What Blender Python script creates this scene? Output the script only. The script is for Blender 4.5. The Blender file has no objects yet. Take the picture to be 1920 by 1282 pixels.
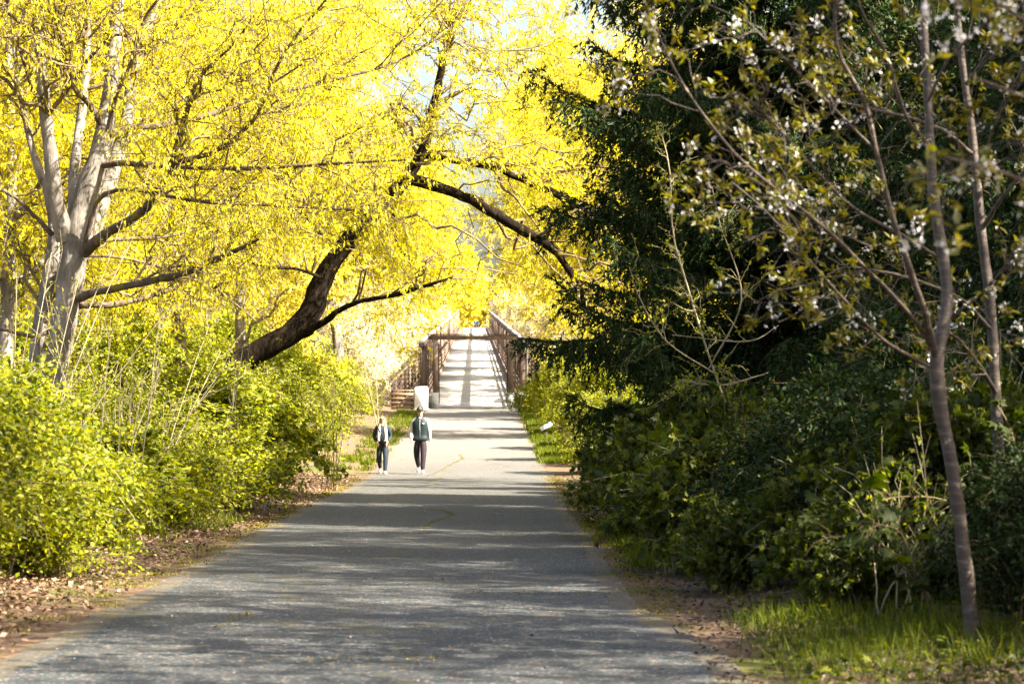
import bpy, math, random
import numpy as np
from mathutils import Vector

random.seed(7)
rng = np.random.default_rng(7)
S = bpy.context.scene
C = S.collection

# ------------------------------------------------------------------ camera, sky, sun, exposure
CAM_Z, FPX = 1.7, 4533.0
cam_d = bpy.data.cameras.new('camera')
cam = bpy.data.objects.new('camera', cam_d)
C.objects.link(cam)
cam_d.lens, cam_d.sensor_width = 85.0, 36.0
cam_d.clip_start, cam_d.clip_end = 0.5, 6000.0
cam.location = (0, 0, CAM_Z)
cam.rotation_euler = (math.radians(90), 0, 0)
cam_d.dof.use_dof = True
cam_d.dof.focus_distance = 42.0
cam_d.dof.aperture_fstop = 4.0
S.camera = cam

SUN_EL, SUN_AZ = math.radians(43), math.radians(115)     # azimuth clockwise from +Y
W = bpy.data.worlds.new('World')
S.world = W
W.use_nodes = True
wn = W.node_tree.nodes
sky = wn.new('ShaderNodeTexSky')
sky.sky_type = 'NISHITA'
sky.sun_disc = False
sky.sun_elevation = SUN_EL
sky.sun_rotation = SUN_AZ
sky.dust_density = 4.5
sky.ozone_density = 0.4
sky.air_density = 1.0
W.node_tree.links.new(sky.outputs[0], wn['Background'].inputs[0])
wn['Background'].inputs[1].default_value = 0.062
sl = bpy.data.lights.new('sun', 'SUN')
sl.energy = 5.0
sl.angle = math.radians(0.53)
sl.color = (1.0, 0.91, 0.76)
so = bpy.data.objects.new('sun', sl)
C.objects.link(so)
sv = Vector((math.cos(SUN_EL) * math.sin(SUN_AZ), math.cos(SUN_EL) * math.cos(SUN_AZ), math.sin(SUN_EL)))
so.rotation_euler = sv.to_track_quat('Z', 'Y').to_euler()
so.location = (30, -10, 40)
S.view_settings.view_transform = 'Standard'
S.view_settings.look = 'None'
S.view_settings.exposure = 2.7
S.view_settings.gamma = 1.0
S.view_settings.use_curve_mapping = False
S.render.engine = 'CYCLES'
S.cycles.max_bounces = 6
S.cycles.diffuse_bounces = 4
S.cycles.glossy_bounces = 2
S.cycles.transmission_bounces = 4
S.cycles.caustics_reflective = False
S.cycles.caustics_refractive = False
S.cycles.sample_clamp_indirect = 6.0

# ------------------------------------------------------------------ layout of the place
def lerp_tab(tab, d):
    return np.interp(d, [t[0] for t in tab], [t[1] for t in tab])
XC = [(-20, -0.95), (0, -1.05), (17, -1.16), (64, -1.45), (126, -2.02), (2000, -2.02 - 0.0159 * 1874)]
GZ = [(-20, 0.57), (0, 0.0), (20, -0.56), (48, -1.40), (56, -1.64), (64, -1.80), (74, -1.86), (90, -1.84), (126, -1.75)]
BR0, BR1, BSL = 126.6, 452.0, 0.0185
def xc(d): return lerp_tab(XC, d)
def gz(d): return lerp_tab(GZ, d)
def deck_z(d): return -1.74 + (d - BR0) * BSL
def P(px, py, d):
    """a point of the place from its bearing and its distance"""
    return ((px - 960) / FPX * d, d, CAM_Z - (py - 641) / FPX * d)

# ------------------------------------------------------------------ helpers
def tag(o, label=None, cat=None, group=None, kind=None):
    if label: o['label'] = label
    if cat: o['category'] = cat
    if group: o['group'] = group
    if kind: o['kind'] = kind
    return o
def empty(name, loc=(0, 0, 0), rz=0.0):
    o = bpy.data.objects.new(name, None)
    C.objects.link(o)
    o.location = loc
    o.rotation_euler = (0, 0, rz)
    o.empty_display_size = 0.3
    return o
def link_mesh(name, me, parent=None, loc=(0, 0, 0)):
    o = bpy.data.objects.new(name, me)
    C.objects.link(o)
    o.location = loc
    if parent is not None: o.parent = parent
    return o
def copy_tree(o, parent=None):
    c = o.copy()
    C.objects.link(c)
    c.parent = parent
    for ch in list(o.children):
        copy_tree(ch, c)
    return c
def mesh_np(name, verts, facelists, mat, smooth=False):
    """facelists: list of int arrays (F,k)"""
    me = bpy.data.meshes.new(name)
    v = np.asarray(verts, dtype=np.float32)
    me.vertices.add(len(v))
    me.vertices.foreach_set('co', v.ravel())
    idx, tot = [], []
    for f in facelists:
        f = np.asarray(f, dtype=np.int32)
        if len(f) == 0: continue
        idx.append(f.ravel())
        tot.append(np.full(len(f), f.shape[1], dtype=np.int32))
    idx, tot = np.concatenate(idx), np.concatenate(tot)
    st = np.concatenate([[0], np.cumsum(tot)[:-1]]).astype(np.int32)
    me.loops.add(len(idx))
    me.loops.foreach_set('vertex_index', idx)
    me.polygons.add(len(tot))
    me.polygons.foreach_set('loop_start', st)
    me.polygons.foreach_set('loop_total', tot)
    if smooth:
        me.polygons.foreach_set('use_smooth', np.ones(len(tot), dtype=bool))
    me.update(calc_edges=True)
    for m in (mat if isinstance(mat, (list, tuple)) else [mat]):
        me.materials.append(m)
    return me
class Acc:
    """collects geometry that becomes one mesh"""
    def __init__(self): self.v, self.f, self.n = [], [], 0
    def add(self, v, fl):
        v = np.asarray(v, dtype=np.float64).reshape(-1, 3)
        for f in fl:
            self.f.append(np.asarray(f) + self.n)
        self.v.append(v)
        self.n += len(v)
    def mesh(self, name, mat, smooth=False):
        by = {}
        for f in self.f: by.setdefault(f.shape[1], []).append(f)
        return mesh_np(name, np.concatenate(self.v), [np.concatenate(x) for x in by.values()], mat, smooth)
    def box(self, c, s, rz=0.0, tilt=None):
        x, y, z = s[0] / 2, s[1] / 2, s[2] / 2
        v = np.array([(-x, -y, -z), (x, -y, -z), (x, y, -z), (-x, y, -z), (-x, -y, z), (x, -y, z), (x, y, z), (-x, y, z)])
        if tilt:                                             # about X
            c_, s_ = math.cos(tilt), math.sin(tilt)
            v = v @ np.array([[1, 0, 0], [0, c_, s_], [0, -s_, c_]])
        if rz:
            c_, s_ = math.cos(rz), math.sin(rz)
            v = v @ np.array([[c_, s_, 0], [-s_, c_, 0], [0, 0, 1]])
        self.add(v + np.array(c), [np.array([(0, 3, 2, 1), (4, 5, 6, 7), (0, 1, 5, 4), (1, 2, 6, 5), (2, 3, 7, 6), (3, 0, 4, 7)])])
    def beam(self, a, b, w, h):
        """square timber from a to b"""
        a, b = np.array(a, float), np.array(b, float)
        t = (b - a) / np.linalg.norm(b - a)
        up = np.array([0, 0, 1.0]) if abs(t[2]) < 0.9 else np.array([0, 1.0, 0])
        s = np.cross(t, up); s /= np.linalg.norm(s)
        u = np.cross(s, t)
        v = [p + s * sx * w / 2 + u * ux * h / 2 for p in (a, b) for sx, ux in ((-1, -1), (1, -1), (1, 1), (-1, 1))]
        self.add(v, [np.array([(0, 3, 2, 1), (4, 5, 6, 7), (0, 1, 5, 4), (1, 2, 6, 5), (2, 3, 7, 6), (3, 0, 4, 7)])])
    def tubes(self, Pn, R, sides=5):
        v, f = tubes(Pn, R, sides)
        self.add(v, [f])
def norm(a): return a / (np.linalg.norm(a, axis=-1, keepdims=True) + 1e-9)
def tubes(Pn, R, sides=5):
    """Pn (N,K,3), R (N,K)"""
    Pn = np.asarray(Pn, float); R = np.asarray(R, float)
    if Pn.ndim == 2: Pn, R = Pn[None], R[None]
    N, K, _ = Pn.shape
    T = norm(np.gradient(Pn, axis=1))
    ref = np.where(np.abs(T[:, :1, 2:3]) < 0.8, np.array([0, 0, 1.0]), np.array([0, 1.0, 0]))
    ref = np.broadcast_to(ref, T.shape)
    A = norm(np.cross(T, ref)); B = np.cross(T, A)
    an = np.arange(sides) * 2 * np.pi / sides
    V = Pn[:, :, None] + R[:, :, None, None] * (np.cos(an)[None, None, :, None] * A[:, :, None] + np.sin(an)[None, None, :, None] * B[:, :, None])
    i = np.arange(N)[:, None, None] * K * sides + np.arange(K - 1)[None, :, None] * sides
    j = np.arange(sides)[None, None, :]; j2 = (j + 1) % sides
    F = np.stack([i + j, i + j2, i + sides + j2, i + sides + j], -1).reshape(-1, 4)
    return V.reshape(-1, 3), F
def resample(pts, K, rough=0.0):
    """smooth curve through pts, K points (Catmull-Rom)"""
    p = np.asarray(pts, float)
    q = np.vstack([2 * p[0] - p[1], p, 2 * p[-1] - p[-2]])
    L = np.concatenate([[0], np.cumsum(np.linalg.norm(np.diff(p[:, :3], axis=0), axis=1))])
    out = []
    for s in np.linspace(0, L[-1] * 0.99999, K):
        i = int(np.searchsorted(L, s, side='right') - 1)
        t = (s - L[i]) / (L[i + 1] - L[i])
        a, b, c, d = q[i], q[i + 1], q[i + 2], q[i + 3]
        out.append(0.5 * ((2 * b) + (-a + c) * t + (2 * a - 5 * b + 4 * c - d) * t * t + (-a + 3 * b - 3 * c + d) * t ** 3))
    out = np.array(out)
    if rough: out[1:-1, :3] += rng.normal(0, rough, (K - 2, 3))
    return out
def spawn(Pn, R, n, L, t=(0.2, 1.0), fwd=0.5, side=1.0, bias=(0, 0, 0.2), droop=0.0, wig=0.04, K=5, rs=0.5, rtip=0.3, flat=False, tp=1.0, tk=0.016):
    """n children on the parents Pn (N,Kp,3); returns their points and radii"""
    N, Kp, _ = Pn.shape
    ln = np.linalg.norm(Pn[:, -1] - Pn[:, 0], axis=1) + 0.05
    who = rng.choice(N, n, p=ln / ln.sum())
    tt = t[0] + (t[1] - t[0]) * rng.random(n) ** tp
    x = tt * (Kp - 1) * 0.9999
    i = x.astype(int); fr = (x - i)[:, None]
    pos = Pn[who, i] * (1 - fr) + Pn[who, i + 1] * fr
    tan = norm(Pn[who, i + 1] - Pn[who, i])
    r0 = R[who, i] * (1 - fr[:, 0]) + R[who, i + 1] * fr[:, 0]
    if flat:
        s = norm(np.cross(tan, np.array([0, 0, 1.0]))) * rng.choice([-1, 1], n)[:, None] + rng.normal(0, 0.12, (n, 3))
    else:
        s = norm(rng.normal(0, 1, (n, 3)))
        s = norm(s - tan * (s * tan).sum(1, keepdims=True))
    d = norm(tan * fwd + s * side + np.array(bias))
    le = rng.uniform(L[0], L[1], n)
    if flat: le = le * np.clip(1.2 - tt, 0.3, 1)
    u = np.linspace(0, 1, K)
    bend = norm(rng.normal(0, 1, (n, 3)))
    pts = pos[:, None] + d[:, None] * (le[:, None] * u)[..., None] + bend[:, None] * (le[:, None] * wig * 3 * np.sin(u * np.pi * rng.uniform(.6, 1.6, (n, 1))))[..., None]
    pts = pts + rng.normal(0, 1, (n, K, 3)) * (le[:, None, None] * wig) * (u[None, :, None] > 0)
    pts[:, :, 2] -= droop * le[:, None] * u ** 2
    rad = np.minimum(r0 * rs, le * tk)[:, None] * (1 - u * (1 - rtip))
    return pts, rad
def along(Pn, n, t=(0.1, 1.0), jit=0.02):
    """n points with tangents on the polylines"""
    N, K, _ = Pn.shape
    ln = np.linalg.norm(Pn[:, -1] - Pn[:, 0], axis=1) + 0.02
    who = rng.choice(N, n, p=ln / ln.sum())
    x = rng.uniform(t[0], t[1], n) * (K - 1) * 0.9999
    i = x.astype(int); fr = (x - i)[:, None]
    pos = Pn[who, i] * (1 - fr) + Pn[who, i + 1] * fr + rng.normal(0, jit, (n, 3))
    return pos, norm(Pn[who, i + 1] - Pn[who, i])
# leaf outlines: x across, y along, z out of the leaf; faces
LEAF = (np.array([(0, 0, 0), (-.5, .45, .12), (0, 1, -.05), (.5, .45, .12)]), [np.array([(0, 2, 1), (0, 3, 2)])])
OVATE = (np.array([(0, 0, 0), (-.36, .22, .08), (-.5, .5, .14), (-.26, .82, .02), (0, 1.05, -.18), (.26, .82, .02), (.5, .5, .14), (.36, .22, .08), (0, .5, 0)]),
         [np.array([(0, 8, 1), (1, 8, 2), (2, 8, 3), (3, 8, 4), (4, 8, 5), (5, 8, 6), (6, 8, 7), (7, 8, 0)])])
_ma = [(0, 0), (-.28, .05), (-.62, .02), (-.42, .3), (-.72, .62), (-.3, .58), (-.2, .74), (0, 1.08), (.2, .74), (.3, .58), (.72, .62), (.42, .3), (.62, .02), (.28, .05)]
MAPLE = (np.array([(x, y, -.5 * (x * x) - .45 * (y - .3) ** 2 + .07 * (k % 2)) for k, (x, y) in enumerate(_ma)] + [(0, .34, .03)]),
         [np.array([((k + 1) % 14, k, 14) for k in range(14)])])
BLADE = (np.array([(-.5, 0, 0), (.5, 0, 0), (-.38, .5, .1), (.38, .5, .1), (0, 1, .45)]), [np.array([(0, 1, 3), (0, 3, 2), (2, 3, 4)])])
NEEDLE = (np.array([(-.5, 0, 0), (.5, 0, 0), (0, 1, 0)]), [np.array([(0, 1, 2)])])
_pv, _pf = [(0, 0, 0)], []
for k in range(5):
    a = k * 2 * math.pi / 5
    for da, r, h in ((-.42, .62, .32), (0, 1.0, .42), (.42, .62, .32)):
        _pv.append((r * math.cos(a + da), r * math.sin(a + da), h))
    _pf += [(0, 3 * k + 1, 3 * k + 2), (0, 3 * k + 2, 3 * k + 3)]
FLOWER = (np.array(_pv, float), [np.array(_pf)])
def scatter(tpl, pos, d, up, ln, wd):
    """copies of an outline at pos, pointing along d, facing up; ln, wd arrays"""
    tv, tf = tpl
    n = len(pos)
    ln = np.broadcast_to(ln, (n,)); wd = np.broadcast_to(wd, (n,))
    d = norm(d); x = norm(np.cross(d, up)); z = np.cross(x, d)
    v = pos[:, None] + x[:, None] * (tv[None, :, 0:1] * wd[:, None, None]) + d[:, None] * (tv[None, :, 1:2] * ln[:, None, None]) + z[:, None] * (tv[None, :, 2:3] * wd[:, None, None])
    k = len(tv)
    return v.reshape(-1, 3), [(f[None] + (np.arange(n) * k)[:, None, None]).reshape(-1, f.shape[1]) for f in tf]
def rdir(n, bias=(0, 0, 0), w=1.0): return norm(rng.normal(0, 1, (n, 3)) * w + np.array(bias))

# ------------------------------------------------------------------ materials
def mat_new(name):
    m = bpy.data.materials.new(name); m.use_nodes = True
    nt = m.node_tree
    nt.nodes.remove(nt.nodes['Principled BSDF'])
    return m, nt, nt.nodes['Material Output']
def ramp(nt, stops, inp=None):
    r = nt.nodes.new('ShaderNodeValToRGB')
    el = r.color_ramp.elements
    while len(el) < len(stops): el.new(0.5)
    for e, (p, c) in zip(el, stops):
        e.position = p
        e.color = (c[0], c[1], c[2], 1) if isinstance(c, (tuple, list)) else (c, c, c, 1)
    if inp is not None: nt.links.new(inp, r.inputs[0])
    return r
def leaf_mat(name, cols, trans=0.45, gloss=0.06, tcol=None, rough=0.45):
    m, nt, out = mat_new(name)
    N, Lk = nt.nodes.new, nt.links.new
    g = N('ShaderNodeNewGeometry')
    k = len(cols)
    r = ramp(nt, [(i / max(1, k - 1), c) for i, c in enumerate(cols)], g.outputs['Random Per Island'])
    tx = N('ShaderNodeTexCoord')
    no = N('ShaderNodeTexNoise'); no.inputs['Scale'].default_value = 0.9; no.inputs['Detail'].default_value = 3
    Lk(tx.outputs['Object'], no.inputs['Vector'])
    hs = N('ShaderNodeHueSaturation')
    mr = N('ShaderNodeMapRange'); mr.inputs[1].default_value = .3; mr.inputs[2].default_value = .7; mr.inputs[3].default_value = .72; mr.inputs[4].default_value = 1.25
    Lk(no.outputs[0], mr.inputs[0]); Lk(mr.outputs[0], hs.inputs['Value']); Lk(r.outputs[0], hs.inputs['Color'])
    df = N('ShaderNodeBsdfDiffuse'); tr = N('ShaderNodeBsdfTranslucent'); gl = N('ShaderNodeBsdfGlossy')
    gl.inputs['Roughness'].default_value = rough
    Lk(hs.outputs[0], df.inputs[0])
    h2 = N('ShaderNodeHueSaturation'); h2.inputs['Saturation'].default_value = 1.15; h2.inputs['Value'].default_value = 1.15; h2.inputs['Hue'].default_value = 0.497
    Lk(hs.outputs[0], h2.inputs['Color']); Lk(h2.outputs[0], tr.inputs[0])
    a = N('ShaderNodeMixShader'); a.inputs[0].default_value = trans
    Lk(df.outputs[0], a.inputs[1]); Lk(tr.outputs[0], a.inputs[2])
    b = N('ShaderNodeMixShader'); b.inputs[0].default_value = gloss
    Lk(a.outputs[0], b.inputs[1]); Lk(gl.outputs[0], b.inputs[2])
    Lk(b.outputs[0], out.inputs[0])
    return m
def solid_mat(name, cols, scale=6.0, stretch=(1, 1, 1), rough=0.8, bump=0.3, bscale=30.0, spots=None, spec=0.3, island=0.0):
    """noise driven colours, optional second noise for spots (scale, threshold, colour), bump"""
    m, nt, out = mat_new(name)
    N, Lk = nt.nodes.new, nt.links.new
    tx = N('ShaderNodeTexCoord'); mp = N('ShaderNodeMapping'); mp.inputs['Scale'].default_value = stretch
    Lk(tx.outputs['Object'], mp.inputs[0])
    no = N('ShaderNodeTexNoise'); no.inputs['Scale'].default_value = scale; no.inputs['Detail'].default_value = 6; no.inputs['Roughness'].default_value = .65
    Lk(mp.outputs[0], no.inputs['Vector'])
    k = len(cols)
    r = ramp(nt, [(0.3 + 0.4 * i / max(1, k - 1), c) for i, c in enumerate(cols)], no.outputs[0])
    col = r.outputs[0]
    if spots:
        n2 = N('ShaderNodeTexNoise'); n2.inputs['Scale'].default_value = spots[0]; n2.inputs['Detail'].default_value = 4
        Lk(tx.outputs['Object'], n2.inputs['Vector'])
        rr = ramp(nt, [(spots[1], 0.0), (spots[1] + .06, 1.0)], n2.outputs[0])
        mx = N('ShaderNodeMixRGB'); mx.inputs[2].default_value = (*spots[2], 1)
        Lk(rr.outputs[0], mx.inputs[0]); Lk(col, mx.inputs[1]); col = mx.outputs[0]
    if island:
        g = N('ShaderNodeNewGeometry'); mr = N('ShaderNodeMapRange'); mr.inputs[3].default_value = 1 - island; mr.inputs[4].default_value = 1 + island
        Lk(g.outputs['Random Per Island'], mr.inputs[0])
        hs = N('ShaderNodeHueSaturation'); Lk(mr.outputs[0], hs.inputs['Value']); Lk(col, hs.inputs['Color']); col = hs.outputs[0]
    b = N('ShaderNodeBsdfPrincipled')
    Lk(col, b.inputs['Base Color'])
    b.inputs['Roughness'].default_value = rough
    b.inputs['Specular IOR Level'].default_value = spec
    if bump:
        n3 = N('ShaderNodeTexNoise'); n3.inputs['Scale'].default_value = bscale; n3.inputs['Detail'].default_value = 5
        Lk(mp.outputs[0], n3.inputs['Vector'])
        bp = N('ShaderNodeBump'); bp.inputs['Strength'].default_value = bump; bp.inputs['Distance'].default_value = 0.02
        Lk(n3.outputs[0], bp.inputs['Height']); Lk(bp.outputs[0], b.inputs['Normal'])
    Lk(b.outputs[0], out.inputs[0])
    return m
M = {}
M['yellow'] = leaf_mat('willow_catkins', [(.46, .38, .005), (.66, .56, .008), (.76, .68, .04), (.60, .54, .010), (.28, .30, .010), (.70, .60, .015)], .6, .015)
M['yellow_pale'] = leaf_mat('pale_spring_leaves', [(.48, .40, .02), (.62, .54, .05), (.70, .62, .12), (.46, .43, .03)], .5, .03)
M['pale_bloom_and_glow'] = leaf_mat('pale_blooming_twigs_and_glow', [(.62, .54, .30), (.76, .70, .50), (.80, .76, .66), (.66, .58, .20)], .5, .02)  # pale blossom, whitened further to stand in for glow and haze by the bridge
M['shrub'] = leaf_mat('fresh_shrub_leaves', [(.045, .07, .003), (.13, .165, .004), (.30, .30, .005), (.19, .22, .004), (.46, .44, .006)], .52, .02, None, .6)
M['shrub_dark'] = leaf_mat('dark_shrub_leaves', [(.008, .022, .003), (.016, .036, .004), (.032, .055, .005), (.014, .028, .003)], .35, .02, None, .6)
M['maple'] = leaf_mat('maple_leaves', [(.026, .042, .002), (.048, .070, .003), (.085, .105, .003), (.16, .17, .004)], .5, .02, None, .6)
M['needle'] = leaf_mat('conifer_needles', [(.006, .020, .007), (.014, .037, .010), (.027, .054, .011), (.07, .098, .015)], .3, .015, None, .6)
M['cherry'] = leaf_mat('cherry_leaves', [(.06, .07, .004), (.13, .12, .005), (.22, .18, .006), (.15, .16, .006), (.10, .055, .006)], .5, .05)
M['blossom'] = leaf_mat('cherry_petals', [(.78, .76, .74), (.84, .82, .80), (.8, .74, .72)], .35, .02)
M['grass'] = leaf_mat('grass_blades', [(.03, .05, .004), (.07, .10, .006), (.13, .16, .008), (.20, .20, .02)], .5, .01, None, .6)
M['grass_shade_tint'] = leaf_mat('shade_tinted_grass_blades', [(.03, .05, .004), (.05, .075, .005), (.09, .10, .008), (.12, .11, .03)], .35, .01, None, .6)  # darker copy of the grass, its shade put into the colour
M['moss'] = leaf_mat('moss_tufts', [(.10, .09, .008), (.18, .145, .010), (.26, .20, .012)], .3, .02)
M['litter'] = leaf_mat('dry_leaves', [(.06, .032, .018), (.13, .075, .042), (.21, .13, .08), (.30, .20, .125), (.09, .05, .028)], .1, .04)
M['litter_shade_tint'] = leaf_mat('shade_tinted_dry_leaves', [(.03, .018, .010), (.07, .042, .025), (.12, .075, .045), (.04, .025, .014)], .1, .03)  # same dry leaves, shade of the right verge put into the colour
M['bark'] = solid_mat('grey_bark', [(.06, .05, .04), (.17, .148, .125), (.33, .295, .26)], 5, (1, 1, .35), .9, .7, 22, (3.0, .58, (.10, .09, .035)))
M['bark_moss'] = solid_mat('mossy_bark', [(.03, .022, .015), (.09, .065, .045), (.17, .13, .10)], 6, (1, 1, .6), .9, .8, 25, (5.0, .56, (.16, .13, .02)))
M['bark_dark'] = solid_mat('furrowed_dark_bark', [(.004, .003, .002), (.012, .009, .006), (.030, .022, .015)], 5, (1.5, 1.5, .5), 1.0, 1.0, 14, (4.0, .63, (.07, .06, .012)), .04)  # darkened so the leaning trunk's shade is in the colour
M['bark_cherry'] = solid_mat('cherry_bark', [(.02, .013, .010), (.055, .038, .028), (.13, .10, .075)], 8, (.6, .6, 3), .6, .4, 40, (10.0, .66, (.28, .23, .18)), .5)
M['twig'] = solid_mat('brown_twigs', [(.06, .045, .025), (.15, .11, .05), (.24, .19, .09)], 3, (1, 1, 1), .8, 0, 30)
M['cane'] = solid_mat('dry_canes', [(.15, .115, .06), (.26, .21, .125), (.38, .32, .22)], 3, (1, 1, 1), .7, 0, 30)
M['wood'] = solid_mat('weathered_timber', [(.075, .052, .040), (.15, .105, .080), (.24, .18, .145)], 4, (1, 1, .3), .85, .4, 25, None, .3, .18)
M['wood_dark'] = solid_mat('dark_timber', [(.03, .022, .02), (.06, .045, .04), (.10, .075, .065)], 4, (1, 1, .4), .85, .4, 25)
M['deck'] = solid_mat('deck_planks', [(.38, .36, .33), (.47, .45, .42), (.54, .52, .49)], 1.2, (1, 1, 1), .8, .2, 20, None, .3, .14)
M['rail_metal'] = solid_mat('pale_painted_pipe', [(.5, .5, .5), (.62, .62, .61), (.7, .7, .69)], 4, (1, 1, 1), .45, 0, 20)
M['concrete'] = solid_mat('pale_concrete', [(.34, .34, .33), (.48, .48, .46), (.58, .58, .56)], 3, (1, 1, 1), .85, .3, 30, (2.0, .62, (.22, .24, .20)))
M['white'] = solid_mat('white_paint', [(.70, .71, .71), (.78, .79, .79), (.82, .82, .82)], 2, (1, 1, 1), .6, .05, 30)
M['orange_wood'] = solid_mat('reddish_boards', [(.16, .09, .055), (.25, .15, .09), (.33, .22, .15)], 4, (.4, 1, 2), .8, .3, 30, None, .3, .2)

def ground_mat():
    m, nt, out = mat_new('soil_and_moss')
    N, Lk = nt.nodes.new, nt.links.new
    tx = N('ShaderNodeTexCoord')
    a = N('ShaderNodeTexNoise'); a.inputs['Scale'].default_value = .7; a.inputs['Detail'].default_value = 8; a.inputs['Roughness'].default_value = .7
    b = N('ShaderNodeTexNoise'); b.inputs['Scale'].default_value = 9; b.inputs['Detail'].default_value = 8; b.inputs['Roughness'].default_value = .75
    Lk(tx.outputs['Object'], a.inputs['Vector']); Lk(tx.outputs['Object'], b.inputs['Vector'])
    r1 = ramp(nt, [(.3, (.05, .032, .02)), (.5, (.13, .085, .055)), (.68, (.24, .17, .12))], b.outputs[0])
    r2 = ramp(nt, [(.30, (.05, .06, .012)), (.6, (.10, .11, .02)), (.7, (.16, .14, .03))], b.outputs[0])
    f = ramp(nt, [(.50, 0.0), (.62, 1.0)], a.outputs[0])
    mx = N('ShaderNodeMixRGB'); Lk(f.outputs[0], mx.inputs[0]); Lk(r1.outputs[0], mx.inputs[1]); Lk(r2.outputs[0], mx.inputs[2])
    p = N('ShaderNodeBsdfPrincipled'); p.inputs['Roughness'].default_value = .95; p.inputs['Specular IOR Level'].default_value = .15
    Lk(mx.outputs[0], p.inputs['Base Color'])
    bp = N('ShaderNodeBump'); bp.inputs['Strength'].default_value = .9; bp.inputs['Distance'].default_value = .05
    Lk(b.outputs[0], bp.inputs['Height']); Lk(bp.outputs[0], p.inputs['Normal']); Lk(p.outputs[0], out.inputs[0])
    return m
def asphalt_mat():
    m, nt, out = mat_new('worn_asphalt')
    N, Lk = nt.nodes.new, nt.links.new
    tx = N('ShaderNodeTexCoord')
    vo = N('ShaderNodeTexVoronoi'); vo.inputs['Scale'].default_value = 55
    Lk(tx.outputs['Object'], vo.inputs['Vector'])
    fine = N('ShaderNodeTexNoise'); fine.inputs['Scale'].default_value = 26; fine.inputs['Detail'].default_value = 8; fine.inputs['Roughness'].default_value = .85
    big = N('ShaderNodeTexNoise'); big.inputs['Scale'].default_value = .35; big.inputs['Detail'].default_value = 7; big.inputs['Roughness'].default_value = .65
    Lk(tx.outputs['Object'], fine.inputs['Vector']); Lk(tx.outputs['Object'], big.inputs['Vector'])
    base = ramp(nt, [(.30, (.009, .014, .016)), (.5, (.031, .038, .040)), (.62, (.068, .071, .068)), (.76, (.24, .22, .20))], fine.outputs[0])
    st = N('ShaderNodeSeparateColor'); Lk(vo.outputs['Color'], st.inputs[0])
    sp = ramp(nt, [(.0, .0), (.93, .0), (.95, .75)], st.outputs[0])
    mx = N('ShaderNodeMixRGB'); mx.inputs[2].default_value = (.30, .26, .21, 1)
    Lk(sp.outputs[0], mx.inputs[0]); Lk(base.outputs[0], mx.inputs[1])
    sp2 = ramp(nt, [(.0, .0), (.95, .0), (.965, .6)], st.outputs[1])
    mx2 = N('ShaderNodeMixRGB'); mx2.inputs[2].default_value = (.22, .085, .045, 1)
    Lk(sp2.outputs[0], mx2.inputs[0]); Lk(mx.outputs[0], mx2.inputs[1])
    # wear in large soft patches
    bv = N('ShaderNodeMapRange'); bv.inputs[1].default_value = .35; bv.inputs[2].default_value = .68; bv.inputs[3].default_value = .82; bv.inputs[4].default_value = 1.22
    Lk(big.outputs[0], bv.inputs[0])
    hs = N('ShaderNodeHueSaturation'); Lk(bv.outputs[0], hs.inputs['Value']); Lk(mx2.outputs[0], hs.inputs['Color'])
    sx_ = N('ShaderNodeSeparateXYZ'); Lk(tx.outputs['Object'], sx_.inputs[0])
    dm = N('ShaderNodeMapRange'); dm.inputs[1].default_value = 46; dm.inputs[2].default_value = 92; dm.inputs[3].default_value = 0; dm.inputs[4].default_value = .6  # far stretch paler: dusty gravel, with distant glow put into the colour
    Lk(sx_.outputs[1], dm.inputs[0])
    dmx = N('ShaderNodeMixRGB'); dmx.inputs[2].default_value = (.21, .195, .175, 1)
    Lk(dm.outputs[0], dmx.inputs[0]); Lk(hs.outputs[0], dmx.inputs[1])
    # moss and dust that creep in from the edges: attribute edge = metres from the nearer edge
    at = N('ShaderNodeAttribute'); at.attribute_name = 'edge'
    en = N('ShaderNodeTexNoise'); en.inputs['Scale'].default_value = 2.2; en.inputs['Detail'].default_value = 7; en.inputs['Roughness'].default_value = .7
    Lk(tx.outputs['Object'], en.inputs['Vector'])
    ad = N('ShaderNodeMath'); ad.operation = 'MULTIPLY_ADD'; ad.inputs[1].default_value = -.42; Lk(en.outputs[0], ad.inputs[0]); Lk(at.outputs['Fac'], ad.inputs[2])
    er = ramp(nt, [(.0, .42), (.09, .0)], ad.outputs[0])
    er.color_ramp.elements[0].position = 0.0
    dust = ramp(nt, [(.35, (.10, .075, .05)), (.5, (.12, .09, .05)), (.64, (.16, .11, .015))], en.outputs[0])
    ed = N('ShaderNodeMixRGB'); Lk(er.outputs[0], ed.inputs[0]); Lk(dmx.outputs[0], ed.inputs[1]); Lk(dust.outputs[0], ed.inputs[2])
    # thin cracks with moss in them
    wp = N('ShaderNodeVectorMath'); wp.operation = 'ADD'
    wn_ = N('ShaderNodeTexNoise'); wn_.inputs['Scale'].default_value = 1.3; Lk(tx.outputs['Object'], wn_.inputs['Vector'])
    Lk(tx.outputs['Object'], wp.inputs[0]); Lk(wn_.outputs['Color'], wp.inputs[1])
    cr = N('ShaderNodeTexVoronoi'); cr.feature = 'DISTANCE_TO_EDGE'; cr.inputs['Scale'].default_value = .16
    Lk(wp.outputs[0], cr.inputs['Vector'])
    cf = ramp(nt, [(.0, .8), (.006, .0)], cr.outputs['Distance'])
    cm = N('ShaderNodeMixRGB'); cm.inputs[2].default_value = (.06, .05, .02, 1)
    Lk(cf.outputs[0], cm.inputs[0]); Lk(ed.outputs[0], cm.inputs[1])
    p = N('ShaderNodeBsdfPrincipled'); p.inputs['Roughness'].default_value = .78; p.inputs['Specular IOR Level'].default_value = .35
    Lk(cm.outputs[0], p.inputs['Base Color'])
    bp = N('ShaderNodeBump'); bp.inputs['Strength'].default_value = .55; bp.inputs['Distance'].default_value = .01
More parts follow.
